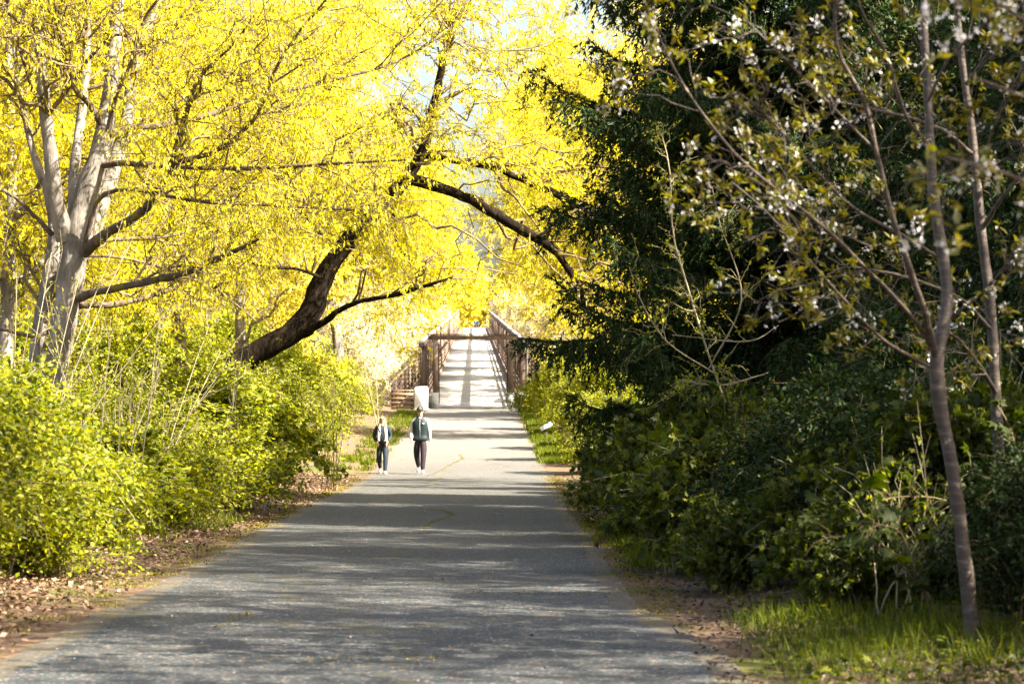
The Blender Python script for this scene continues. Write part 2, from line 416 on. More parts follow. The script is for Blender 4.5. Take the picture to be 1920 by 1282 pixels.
    Lk(fine.outputs[0], bp.inputs['Height']); Lk(bp.outputs[0], p.inputs['Normal']); Lk(p.outputs[0], out.inputs[0])
    return m
M['ground'] = ground_mat()
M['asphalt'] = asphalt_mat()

# ------------------------------------------------------------------ ground and path
ds = np.concatenate([np.arange(-20, 126.5, 0.5), [126.5, 128, 131, 136, 145, 160, 200, 260, 340, 400, 430, 452, 470, 520, 700, 1200, 3000, 5000]])
def far_ground(d):
    if d <= 126.5: return float(gz(d))
    return float(np.interp(d, [126.5, 131, 145, 400, 430, 452, 700, 5000], [-1.75, -2.6, -4.6, -2.0, 2.6, deck_z(452) - 0.03, 7.0, 30.0]))
off = np.array([-3000, -600, -120, -45, -22, -14, -10, -7.5, -6, -5, -4.2, -3.6, -3.2, -2.9, -2.4, 0, 2.4, 2.9, 3.2, 3.6, 4.2, 5, 6, 7.5, 10, 14, 22, 45, 120, 600, 3000])
gv = []
gr = np.random.default_rng(3)
for d in ds:
    z0 = far_ground(d)
    for o in off:
        z = z0 - 0.012
        if abs(o) > 2.9: z += min(0.35, (abs(o) - 2.9) * 0.09) + gr.normal(0, .03) * min(1, abs(o) - 2.9)
        gv.append((xc(d) + o, d, z))
nx = len(off)
gf = [(i * nx + j, i * nx + j + 1, (i + 1) * nx + j + 1, (i + 1) * nx + j) for i in range(len(ds) - 1) for j in range(nx - 1)]
tag(link_mesh('ground', mesh_np('ground', gv, [np.array(gf)], M['ground'], True)), kind='structure')
pd = ds[ds <= 126.5]
po = np.array([-2.5, -2.2, -1.8, -1.2, -.6, 0, .6, 1.2, 1.8, 2.2, 2.5])
pv, pe = [], []
ew = np.cumsum(gr.normal(0, .035, len(pd))); ew -= np.linspace(0, ew[-1], len(pd)); ew2 = np.cumsum(gr.normal(0, .035, len(pd))); ew2 -= np.linspace(0, ew2[-1], len(pd))
ew, ew2 = np.clip(ew, -.22, .22), np.clip(ew2, -.22, .22)
for i, d in enumerate(pd):
    for o in po:
        if o > 0: o = o * (1 + .18 * float(np.clip((21 - d) / 4, 0, 1)))
        e = o + (ew[i] if o < 0 else ew2[i]) * (abs(o) / 2.5) ** 2
        pv.append((xc(d) + e, d, gz(d) + .004)); pe.append(max(0, 2.5 + (.45 * float(np.clip((21 - d) / 4, 0, 1)) if o > 0 else 0) - abs(o)))
nx = len(po)
pf = [(i * nx + j, i * nx + j + 1, (i + 1) * nx + j + 1, (i + 1) * nx + j) for i in range(len(pd) - 1) for j in range(nx - 1)]
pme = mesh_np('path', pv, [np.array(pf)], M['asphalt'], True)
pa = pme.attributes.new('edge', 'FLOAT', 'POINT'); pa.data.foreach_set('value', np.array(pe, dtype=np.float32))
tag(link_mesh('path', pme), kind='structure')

# ------------------------------------------------------------------ timber bridge
def bx(d): return float(xc(d))
br = tag(empty('timber_bridge', (bx(BR0), BR0, -1.75)), 'long timber footbridge rising away behind the walkers, with brown portal and pale rails', 'bridge')
bl = np.array([bx(BR0), BR0, -1.75])
def bpart(name, acc, mat, kind=None, mesh=None):
    for i in range(len(acc.v)): acc.v[i] = acc.v[i] - bl
    o = link_mesh(name, acc.mesh(name, mat), br)
    if kind: o['kind'] = kind
    return o
dk = Acc()
d = BR0; k = 0
while d < BR1:
    w = .29 if d < 220 else .6
    dk.box((bx(d + w / 2), d + w / 2, deck_z(d + w / 2) - .05 + gr.normal(0, .004)), (5.3, w - .02, .09), 0)
    d += w
bpart('deck_planks', dk, M['deck'], 'stuff')
jo = Acc()
for o in (-2.5, -.9, .9, 2.5):
    jo.beam((bx(BR0) + o, BR0 + .2, deck_z(BR0) - .32), (bx(BR1) + o, BR1, deck_z(BR1) - .32), .3, .42)
bpart('girders', jo, M['wood_dark'])
for s in (-1, 1):
    a = Acc(); a.beam((bx(BR0) + s * 2.52, BR0, deck_z(BR0) + .09), (bx(BR1) + s * 2.52, BR1, deck_z(BR1) + .09), .16, .17); bpart('kerb', a, M['wood'])
    a = Acc(); a.beam((bx(BR0) + s * 2.72, BR0 - .15, deck_z(BR0) + 3.26), (bx(BR1) + s * 2.72, BR1, deck_z(BR1) + 3.26), .26, .24); bpart('top_chord', a, M['wood'])
    a = Acc(); a.beam((bx(BR0) + s * 2.74, BR0 - .15, deck_z(BR0) + 3.44), (bx(BR1) + s * 2.74, BR1, deck_z(BR1) + 3.44), .20, .10); bpart('cap_rail', a, M['rail_metal'])
    for h in (.42, .72, 1.02):
        a = Acc(); a.beam((bx(BR0) + s * 2.60, BR0 + .3, deck_z(BR0) + h), (bx(BR1) + s * 2.60, BR1, deck_z(BR1) + h), .05, .15); bpart('rail_board', a, M['wood'])
    for h in (.15, .45, .75, 1.05, 1.3):
        a = Acc(); a.beam((bx(BR0) + s * 4.35, BR0 + 1.6, deck_z(BR0) + h - .2), (bx(BR1) + s * 4.35, BR1, deck_z(BR1) + h - .2), .06, .12); bpart('outer_rail', a, M['wood'])
    for k in range(35):
        d = BR0 + 7 + k * 9.0
        if d > BR1: break
        a = Acc(); a.beam((bx(d) + s * 2.72, d, deck_z(d) - .1), (bx(d) + s * 2.72, d, deck_z(d) + 3.15), .24, .24)
        bpart('truss_post', a, M['wood'])
        if k < 20:
            a = Acc()
            d2 = d + 9 if k % 2 == 0 else d
            d1 = d if k % 2 == 0 else d + 9
            a.beam((bx(d1) + s * 2.74, d1, deck_z(d1) + .1), (bx(d2) + s * 2.74, d2, deck_z(d2) + 3.1), .16, .16)
            bpart('diagonal_brace', a, M['wood_dark'])
        a = Acc(); a.beam((bx(d) + s * 4.3, d, deck_z(d) - .5), (bx(d) + s * 4.3, d, deck_z(d) + 1.2), .14, .14); bpart('rail_post', a, M['wood'])
    # end posts: the outer one of the truss with dark strips modelled for its shaded sides, the inner one of the portal
    X = bx(BR0)
    a = Acc(); a.beam((X + s * 2.55, BR0 + .1, -.95), (X + s * 2.55, BR0 + .1, 1.5), .30, .30); bpart('end_post', a, M['wood'])
    a = Acc()
    for q in (-1, 1): a.beam((X + s * 2.55 + q * .20, BR0 + .05, -1.1), (X + s * 2.55 + q * .20, BR0 + .05, 1.25), .05, .22)
    bpart('side_shade_strip', a, M['wood_dark'])
    a = Acc(); a.beam((X + s * 1.97, BR0 - .35, -.98), (X + s * 1.97, BR0 - .35, 1.82), .26, .26); bpart('portal_post', a, M['wood'])
    a = Acc(); a.beam((X + s * 1.79, BR0 - .2, -1.5), (X + s * 1.79, BR0 - .2, 1.6), .07, .30); bpart('inner_shade_strip', a, M['wood_dark'])  # dark strip standing in for the post's shaded inner face
    a = Acc(); a.beam((X + s * 1.85, BR0 - .35, 1.1), (X + s * 1.35, BR0 - .35, 1.70), .12, .12); bpart('knee_brace', a, M['wood'])
    a = Acc(); a.box((X + s * 1.97, BR0 - .37, -1.40), (.36, .5, .92)); bpart('concrete_footing', a, M['concrete'])
    a = Acc(); a.box((X + s * 2.55, BR0 + .0, -1.36), (.42, .55, .95)); bpart('concrete_footing', a, M['concrete'])
    a = Acc(); a.box((X + s * 2.25, BR0 + .02, -1.42), (.24, .3, .62)); bpart('concrete_wall', a, M['concrete'])
a = Acc(); a.beam((bx(BR0) - 2.35, BR0 - .35, 1.93), (bx(BR0) + 2.35, BR0 - .35, 1.93), .26, .22); bpart('portal_beam', a, M['wood'])
a = Acc(); a.beam((bx(BR0) - 2.4, BR0 - .37, 2.09), (bx(BR0) + 2.4, BR0 - .37, 2.09), .34, .06); bpart('beam_cap', a, M['wood_dark'])
a = Acc(); a.box((bx(BR0), BR0 - .05, -1.745), (3.75, .32, .05)); bpart('beam_shadow_strip', a, M['wood_dark'])  # dark strip laid in for the beam's shadow on the deck
# beside the bridge end on the left: board fence and white block; small rail on the right
fx = (754 - 960) / FPX * 122
fe = tag(empty('board_fence', (fx, 122, -1.72)), 'low reddish fence of stacked horizontal boards left of the white block', 'fence')
for z in (.12, .34, .56, .78, .98):
    a = Acc(); a.box((gr.normal(0, .02), 0, z), (1.15, .05, .13 if z < .9 else .06)); link_mesh('board', a.mesh('board', M['orange_wood']), fe)
for x in (-.5, .5):
    a = Acc(); a.box((x, .08, .5), (.12, .12, 1.0)); link_mesh('post', a.mesh('post', M['wood_dark']), fe)
a = Acc(); a.box((0, 0, .56), (.66, .5, 1.12)); a.box((0, 0, 1.15), (.60, .44, .06)); a.box((0, 0, .03), (.76, .58, .06))
bk = link_mesh('white_block', a.mesh('white_block', M['white']), None, ((790 - 960) / FPX * 121.5, 121.5, -1.72))
tag(bk, 'bright white block standing between board fence and bridge portal', 'block')
rf = tag(empty('timber_rail', ((997 - 960) / FPX * 124, 124, -1.75)), 'short grey timber rail right of the bridge end', 'rail')
for z in (.55, .95):
    a = Acc(); a.box((.55, 0, z), (1.5, .05, .12)); link_mesh('rail_board', a.mesh('rail_board', M['wood']), rf)
for x in (-.1, 1.1):
    a = Acc(); a.box((x, .08, .55), (.12, .12, 1.1)); link_mesh('post', a.mesh('post', M['wood']), rf)
# poles with a pale pipe either side
for px, lab in ((786, 'thin dark steel pole left of the bridge end post'), (989, 'thin pale steel pole right of the bridge end post')):
    x0 = (px - 960) / FPX * 126
    a = Acc(); a.tubes(np.array([[(0, 0, 0), (0, 0, 1.5), (0, 0, 3.05), (0, 0, 3.07)]], float), np.array([[.045, .04, .035, .002]]), 8)
    a.tubes(np.array([[(0, 0, 0), (0, 0, .04)]], float), np.array([[.1, .1]]), 8)
    tag(link_mesh('steel_pole', a.mesh('steel_pole', M['wood_dark'] if px < 900 else M['rail_metal']), None, (x0, 125.9, -1.75)), lab, 'pole')

# slanted trail sign on the right verge
sx = (1023 - 960) / FPX * 86
sg = tag(empty('trail_sign', (sx, 86, -1.82)), 'slanted low trail sign with pale panel at edge of right shrubs', 'sign')
a = Acc(); a.box((0, 0, .22), (.08, .08, .5)); link_mesh('post', a.mesh('post', M['wood_dark']), sg)
pn = Acc(); pn.box((0, 0, 0), (.46, .30, .03)); po_ = link_mesh('sign_panel', pn.mesh('sign_panel', M['white']), sg, (0.02, -.02, .53)); po_.rotation_euler = (math.radians(25), math.radians(-28), 0)
pn = Acc(); pn.box((0, 0, -.03), (.40, .24, .025)); pb = link_mesh('panel_frame', pn.mesh('panel_frame', M['wood_dark']), po_)

# ------------------------------------------------------------------ deciduous tree builder
def limb_set(paths, d0, ppm_r):
    """paths: list of [(px, py, dd, rpx)...] around distance d0"""
    out = []
    for p in paths:
        q = np.array([(*P(a, b, d0 + c), r / FPX * d0 * 1.0) for a, b, c, r in p])
        out.append(q)
    return out
def knobby(q, K, amp):
    s = resample(q, K)
    s[1:-1, :3] += rng.normal(0, 1, (K - 2, 3)) * (s[1:-1, 3:4] * amp)
    s[:, 3] = np.maximum(s[:, 3], .004) * (1 + rng.normal(0, .05, K))
    return s
def foliate(twP, n, tpl, ln, wd, hang=0.0, jit=.03, t=(.1, 1.0), out=0.6):
    pos, tan = along(twP, n, t, jit)
    d = norm(tan * out + rng.normal(0, .7, (n, 3)) + np.array([0, 0, -hang]))
    up = rdir(n, (0, 0, .6))
    return scatter(tpl, pos, d, up, rng.uniform(*ln, n), rng.uniform(*wd, n))
def gen_tree(height, radius, clear, nl, ns, nt, nleaf, mat_leaf, mat_bark, tpl=LEAF, ln=(.06, .11), wd=(.025, .04), lean=(0, 0), tr=.2, droop=.3, hang=.6):
    """generic broadleaf tree around the origin: returns meshes trunk, twigs, crown"""
    pts = [(0, 0, -.3)]
    for k in range(1, 6):
        f = k / 5
        pts.append((lean[0] * f * f * height + rng.normal(0, .12), lean[1] * f * f * height + rng.normal(0, .12), height * .92 * f))
    T = resample(np.array(pts), 16)
    TR = tr * (1 - np.linspace(0, 1, 16) * .85); TR[0] *= 1.5; TR[1] *= 1.15
    P0, R0 = T[None], TR[None]
    t0 = clear / height
    L1, R1 = spawn(P0, R0, nl, (radius * .65, radius * 1.15), (t0, 1.0), .45, 1.0, (0, 0, .45), droop * .7, .03, 9, .6, .25)
    L2, R2 = spawn(L1, R1, ns, (radius * .25, radius * .55), (.2, 1.0), .7, .8, (0, 0, .2), droop, .04, 6, .6, .3)
    L3, R3 = spawn(L2, R2, nt, (.35, 1.0), (.15, 1.0), .7, .8, (0, 0, .05), droop * 1.3, .05, 4, .6, .4)
    a = Acc(); a.tubes(P0, R0, 10); a.tubes(L1, np.maximum(R1, .012), 6)
    b = Acc(); b.tubes(L2, np.maximum(R2, .007), 4); b.tubes(L3, np.maximum(R3, .004), 3)
    c = Acc(); c.add(*foliate(L3, nleaf, tpl, ln, wd, hang)); c.add(*foliate(L2, nleaf // 6, tpl, ln, wd, hang))
    return a.mesh('trunk', mat_bark, True), b.mesh('twigs', M['twig']), c.mesh('crown', mat_leaf)
def tree_obj(name, meshes, loc, rz, sc, label, group=None, cat='tree'):
    t = tag(empty(name, loc, rz), label, cat, group)
    t.scale = (sc, sc, sc) if not isinstance(sc, tuple) else sc
    for nm, me in zip(('trunk', 'twigs', 'crown'), meshes):
        link_mesh(nm, me, t)
    return t

# --- the big grey tree on the left, limbs as they grow
LT = 35.0
trunkA = [(92, 1010, 0, 34), (98, 800, 0, 29), (106, 690, 0, 26), (122, 600, 0, 25), (135, 500, 0, 27), (150, 430, 0, 30), (166, 360, 0, 25), (186, 290, 0, 20), (198, 235, .1, 17), (208, 160, .2, 15), (216, 60, .3, 13), (228, -60, .4, 11), (250, -220, .5, 8), (265, -420, .7, 4)]
stems = [
    [(70, 985, .5, 22), (66, 800, .5, 18), (68, 680, .5, 16), (84, 560, .6, 15), (100, 470, .7, 13), (96, 380, 1.0, 10), (60, 280, 1.4, 7), (30, 120, 1.8, 5), (10, -80, 2.0, 3)],
    [(122, 450, -.1, 17), (106, 370, -.3, 16), (92, 270, -.5, 13), (80, 160, -.7, 12), (72, 20, -.9, 11), (60, -130, -1.1, 8), (40, -330, -1.3, 3)],
    [(140, 420, .3, 12), (140, 320, .6, 11), (152, 220, .9, 9), (163, 100, 1.2, 8), (160, -40, 1.5, 6), (150, -250, 1.8, 2)],
    [(128, 540, .3, 18), (170, 440, .8, 17), (212, 320, 1.3, 15), (238, 225, 1.7, 13), (252, 120, 2.0, 12), (288, 30, 2.3, 9), (330, -60, 2.6, 7), (420, -210, 3, 3)],
]
limbs = [
    [(158, 475, -.2, 10.66), (200, 438, -.6, 9.84), (262, 400, -1.0, 8.61), (300, 352, -1.3, 7.79), (325, 300, -1.5, 6.97), (345, 225, -1.7, 5.74), (366, 160, -1.9, 4.51), (400, 118, -2.1, 3.28), (442, 78, -2.3, 2.46), (476, 30, -2.5, 1.64)],
    [(325, 306, -1.5, 5.74), (380, 292, -1.7, 4.92), (430, 268, -2.0, 4.92), (482, 215, -2.3, 3.69), (522, 120, -2.7, 2.95), (565, 55, -3.0, 2.30), (620, -10, -3.3, 1.64)],
    [(148, 560, -.1, 8.20), (190, 546, -.4, 7.38), (262, 532, -.8, 6.56), (340, 514, -1.2, 6.15), (400, 490, -1.6, 5.33), (450, 466, -1.9, 4.10), (484, 449, -2.1, 2.46)],
    [(148, 572, .2, 6.56), (220, 570, .6, 5.74), (290, 552, 1.0, 4.92), (350, 530, 1.4, 3.28), (430, 470, 1.8, 2.46)],
    [(203, 255, 0, 8.20), (240, 238, .2, 6.56), (300, 236, .5, 5.74), (400, 212, .9, 5.33), (480, 182, 1.3, 4.92), (560, 166, 1.6, 4.10), (640, 146, 1.9, 3.28), (740, 118, 2.3, 2.46), (840, 60, 2.8, 1.64)],
    [(195, 310, -.1, 6.56), (240, 306, -.4, 5.74), (300, 311, -.8, 4.92), (400, 316, -1.3, 4.10), (500, 315, -1.8, 3.69), (640, 306, -2.4, 2.87), (760, 300, -3.0, 1.64)],
    [(156, 470, -.2, 4.10), (175, 400, -.4, 4.10), (190, 366, -.5, 4.10), (240, 355, -.8, 3.69), (300, 364, -1.1, 3.28), (360, 376, -1.4, 3.28), (450, 384, -1.8, 2.87), (560, 388, -2.4, 2.46), (700, 396, -3, 1.64)],
    [(160, 480, .4, 3.28), (220, 482, .8, 3.28), (300, 500, 1.3, 3.28), (400, 540, 1.8, 2.87), (480, 602, 2.2, 1.64)],
    [(98, 440, 0, 5.74), (60, 400, -.2, 4.10), (20, 365, -.4, 3.28), (-60, 330, -.6, 2.46)],
    [(92, 622, 0, 4.92), (60, 630, -.3, 4.10), (0, 616, -.7, 3.28), (-80, 600, -1.0, 2.46)],
    [(188, 232, -.2, 6.56), (168, 195, -.4, 5.74), (140, 168, -.6, 4.92), (122, 100, -.8, 4.10), (105, 20, -1.0, 3.28), (95, -100, -1.2, 1.64)],
    [(202, 248, -.3, 5.74), (214, 190, -.5, 4.10), (250, 110, -.8, 3.28), (275, 30, -1.0, 2.87), (330, -40, -1.3, 1.64)],
    [(86, 190, -.6, 4.10), (60, 165, -.5, 3.28), (20, 30, -.2, 2.46), (0, -40, 0, 1.64)],
    [(120, 180, 1, 3.28), (185, 90, .5, 3.28), (240, 70, -.2, 2.46), (330, 170, -1.2, 2.46), (360, 200, -1.6, 1.64)],
    [(130, 500, .2, 5.74), (165, 455, .4, 4.92), (300, 445, 1.6, 3.28), (420, 420, 2.4, 1.64)],
]
lt_base = np.array(P(92, 989, LT)); lt_base[2] = -1.0
lt = tag(empty('willow_tree', tuple(lt_base)), 'big grey barked tree with several stems and yellow catkins, left of the path', 'tree')
def traced(owner, base, sets, d0, K, sides, mat, name, amp):
    PP, RR = [], []
    for q in limb_set(sets, d0, 1):
        s = knobby(q, K, amp)
        a = Acc(); a.tubes(s[None, :, :3] - base, s[None, :, 3], sides)
        link_mesh(name, a.mesh(name, mat, True), owner)
        PP.append(s[:, :3]); RR.append(s[:, 3])
    return np.array(PP), np.array(RR)
tA, rA = traced(lt, lt_base, [trunkA], LT, 40, 14, M['bark'], 'trunk', .05)
tB, rB = traced(lt, lt_base, stems, LT, 24, 12, M['bark'], 'stem', .06)
tL, rL = traced(lt, lt_base, limbs, LT, 24, 8, M['bark_moss'], 'limb', .15)
def crown_on(owner, base, Ps, Rs, n1, n2, nleaf, mat, l1=(1.0, 2.6), l2=(.35, .9), bias=(.25, 0, .3), droop=.3, ln=(.05, .10), wd=(.022, .036), t=(.3, 1), hang=.8, twmat='twig', keep=None):
    B1, Q1 = spawn(Ps, Rs, n1, l1, t, .6, .8, bias, droop, .04, 8, .6, .25)
    B2, Q2 = spawn(B1, Q1, n2, l2, (.1, 1), .7, .8, (0, 0, .1), droop, .06, 4, .6, .5)
    if keep is not None:
        k = keep(B2[:, -1]) & keep(B2[:, 0]); B2, Q2 = B2[k], Q2[k]
        k = keep(B1[:, -1]); B1, Q1 = B1[k], Q1[k]
    a = Acc(); a.tubes(B1 - base, np.maximum(Q1, .006), 5); a.tubes(B2 - base, np.maximum(Q2, .0035), 3)
    link_mesh('twigs', a.mesh('twigs', M[twmat]), owner)
    c = Acc(); v, f = foliate(B2, nleaf, LEAF, ln, wd, hang, .03); c.add(v - base, f)
    link_mesh('crown', c.mesh('crown', mat), owner)
def above(line):
    """keep what lies clear of the view along the path to the bridge"""
    def f(p):
        px = 960 + p[:, 0] / p[:, 1] * FPX; py = 641 - (p[:, 2] - CAM_Z) / p[:, 1] * FPX
        lim = np.interp(px, [300, 500, 530, 670, 700, 780, 1000, 1060, 1200], line)
        thin = (px > 770) & (px < 1130) & (py > 270 + (px - 770) * .35) & (py < 470 + (px - 770) * .45)
        return (py < lim) & (~thin | (rng.random(len(px)) < .3))
    return f
keep_lt = above([640, 560, 480, 470, 520, 560, 540, 560, 620])
allP = np.concatenate([resample(np.c_[p, r], 24)[None, :, :3] for p, r in zip(list(tL) + list(tB), list(rL) + list(rB))])
allR = np.concatenate([resample(np.c_[p, r], 24)[None, :, 3] for p, r in zip(list(tL) + list(tB), list(rL) + list(rB))])
crown_on(lt, lt_base, allP, allR, 330, 3600, 42000, M['yellow'], keep=keep_lt, ln=(.05, .11), wd=(.018, .032), hang=1.3)

# --- the dark leaning tree that arches over the path
WT = 55.0
w_trunk = [[(330, 860, 0, 29.92), (390, 745, 0, 27.28), (440, 690, 0, 24.64), (500, 652, 0, 22.88), (552, 622, 0, 22.00), (585, 575, 0, 22.00), (604, 520, 0, 19.36), (632, 478, 0, 16.72), (676, 428, 0, 14.96), (715, 385, 0, 14.08), (752, 345, 0, 13.20), (790, 290, 0, 10.56), (805, 230, 0, 8.80), (830, 120, 0, 6.16), (860, -20, 0, 2.64)]]
w_limbs = [
    [(765, 335, 0, 10.61), (800, 342, -.2, 10.61), (850, 360, -.3, 9.79), (905, 385, -.5, 9.79), (960, 420, -.6, 9.79), (1015, 452, -.8, 8.98), (1052, 485, -.9, 7.34), (1080, 530, -1, 5.71), (1100, 580, -1.1, 3.26)],
    [(790, 290, .2, 7.34), (850, 300, .5, 6.53), (930, 315, .8, 6.53), (985, 340, 1.1, 7.34), (1040, 362, 1.4, 7.34), (1090, 395, 1.7, 6.53), (1160, 415, 2.0, 4.90), (1230, 470, 2.3, 2.45)],
    [(570, 625, -.2, 10.20), (596, 612, -.5, 7.48), (640, 580, -.9, 5.44), (690, 562, -1.2, 4.08), (740, 553, -1.5, 4.08), (800, 535, -1.8, 3.40), (850, 520, -2.0, 2.04)],
    [(745, 360, .2, 6.12), (735, 400, .3, 5.44), (745, 450, .5, 4.08), (760, 480, .6, 2.72), (800, 500, .8, 2.04)],
    [(640, 470, .2, 5.44), (600, 440, .5, 4.08), (560, 380, .8, 3.40), (540, 300, 1.1, 2.72), (500, 200, 1.5, 1.36)],
    [(604, 520, -.3, 4.08), (560, 505, -.8, 2.72), (500, 500, -1.4, 2.72), (420, 480, -2, 1.36)],
]
w_base = np.array(P(330, 860, WT)); w_base[2] = -1.7
wt = tag(empty('leaning_willow_tree', tuple(w_base)), 'dark leaning tree with curved mossy trunk arching over the path', 'tree')
wA, wrA = traced(wt, w_base, w_trunk, WT, 44, 12, M['bark_dark'], 'trunk', .08)
wL, wrL = traced(wt, w_base, w_limbs, WT, 24, 8, M['bark_dark'], 'limb', .15)
keep_w = above([600, 540, 480, 470, 560, 575, 575, 640, 700])
wP = np.concatenate([resample(np.c_[p, r], 24)[None, :, :3] for p, r in zip(list(wL) + [wA[0, 20:]], list(wrL) + [wrA[0, 20:]])])
wR = np.concatenate([resample(np.c_[p, r], 24)[None, :, 3] for p, r in zip(list(wL) + [wA[0, 20:]], list(wrL) + [wrA[0, 20:]])])
crown_on(wt, w_base, wP, wR, 260, 3200, 34000, M['yellow'], l1=(1.2, 3.6), l2=(.4, 1.1), bias=(.1, 0, .15), droop=.5, ln=(.07, .13), wd=(.028, .045), t=(.1, 1), keep=keep_w)

# --- yellow trees behind and beside
YT = [gen_tree(13, 4.6, 4.2, 16, 260, 3300, 48000, M['yellow'], M['bark'], lean=(.05, 0), ln=(.08, .15), wd=(.03, .055)),
      gen_tree(14, 4.8, 4.8, 18, 260, 3300, 46000, M['yellow'], M['bark_moss'], lean=(.1, .03), ln=(.08, .15), wd=(.03, .055), droop=.45),
      gen_tree(12, 4.2, 2.6, 18, 240, 3000, 42000, M['yellow_pale'], M['bark'], lean=(0, 0), ln=(.10, .17), wd=(.04, .065), droop=.2),
      gen_tree(12, 4.2, 1.8, 20, 260, 3000, 36000, M['pale_bloom_and_glow'], M['bark'], ln=(.09, .15), wd=(.045, .075), droop=.15)]
back = [  # x, d, variant, rz, scale, label, group
    (-6.9, 93, 0, 1.9, 1.25), (-9.8, 46, 0, 0.4, .95), (-8.0, 58, 1, 2.0, 1.0), (-11.5, 66, 0, 4.1, 1.1), (-8.2, 74, 2, 1.0, 1.15), (-7.6, 86, 1, 5.2, 1.05), (-12.5, 84, 2, 3.0, 1.3),
    (-8.2, 100, 3, 2.6, 1.05), (-9.6, 114, 3, 0.2, 1.15), (-14, 100, 1, 1.2, 1.4), (-13.5, 118, 3, 2.4, 1.35), (5.6, 90, 1, 3.0, 1.0),
    (5.0, 110, 0, 3.6, 1.1), (8.5, 122, 1, 1.6, 1.5), (9.5, 112, 2, 5.4, 1.3), (-14, 52, 2, 5.6, 1.1)]
YL = {(-9.8, 46): 'yellow tree just behind and right of the grey trunk', (-8.0, 58): 'yellow tree behind the foot of the dark leaning trunk', (-14, 52): 'paler yellow tree seen left of the grey trunk',
      (-8.2, 100): 'yellow tree overhanging the board fence', (-9.6, 114): 'yellow tree beside the bridge end, above the white block', (-6.9, 93): 'yellow tree whose crown closes the arch above the bridge portal',
      (5.6, 90): 'yellow tree above the trail sign', (8.5, 122): 'tallest yellow tree beyond the conifer, right of the bridge'}
for x, d, v, rz, sc in back:
    side = 'left' if x < 0 else 'right'
    tree_obj('yellow_tree', YT[v], (x, d, float(gz(d)) + .1), rz, sc,
             YL.get((x, d)) or ('tall yellow tree deep behind the leaning tree, lost in the yellow mass' if x < 0 else 'tall yellow tree between the dark conifer and the bridge'),
             'yellow trees on the sunny side' if x < 0 else 'yellow trees beyond the conifer')
for k, (x, d, sc) in enumerate([(-10, 140, 1.2), (-12, 158, 1.4), (-11, 182, 1.5), (-13, 215, 1.8), (-16, 260, 2.0), (-20, 320, 2.3), (8.5, 136, 1.75), (7.5, 150, 1.8), (9.5, 168, 2.1), (4.0, 190, 1.9), (7.5, 212, 1.7), (8, 255, 1.9), (9, 320, 2.2), (-22, 170, 1.8), (15, 165, 1.7), (-30, 240, 2.2), (19, 240, 2.2)]):
    tree_obj('riverside_tree', YT[(k * 2) % 4], (x, d, far_ground(d) + .05), k * 1.3, sc,
             'pale yellow tree standing beside the far part of the bridge', 'riverside trees by the bridge')
RB = [gen_tree(9, 3.4, .4, 22, 240, 2400, 22000, M['pale_bloom_and_glow'], M['bark'], ln=(.16, .26), wd=(.07, .11), droop=.1),]
for k in range(30):
    d = 133 + k * 9.5; sgn = -1 if k % 2 else 1
    x = float(xc(d)) + sgn * ((10.5 if sgn < 0 and d < 260 else 8.2) + rng.uniform(0, 1.5)) ; g = far_ground(d)
    tree_obj('riverside_bush', RB[0], (x, d, g), k * 2.1, (1.2 + k * .015,) * 2 + (.8 + k * .012,), 'pale bushy willow growing low beside the far bridge railing', 'bushy willows along the bridge', 'tree')
tl = Acc()
for k in range(46):
    x = -95 + k * 4.2 + rng.normal(0, 1.5); d = 480 + rng.uniform(0, 90); h = rng.uniform(14, 26)
    n = 1500
    u = rdir(n) * rng.uniform(.55, 1, (n, 1)) * np.array([4.5, 4, h / 2]) + np.array([x, d, 4.2 + h / 2])
    tl.add(*scatter(LEAF, u, rdir(n), rdir(n), rng.uniform(.8, 1.6, n), rng.uniform(.5, .9, n)))
    tl.tubes(np.array([[(x, d, 3), (x + .3, d, h * .5), (x, d, 6 + h)]]), np.array([[.4, .25, .05]]), 5)
tag(link_mesh('far_woods', tl.mesh('far_woods', M['yellow_pale'])), 'pale woods beyond the end of the bridge', 'woods', kind='stuff')

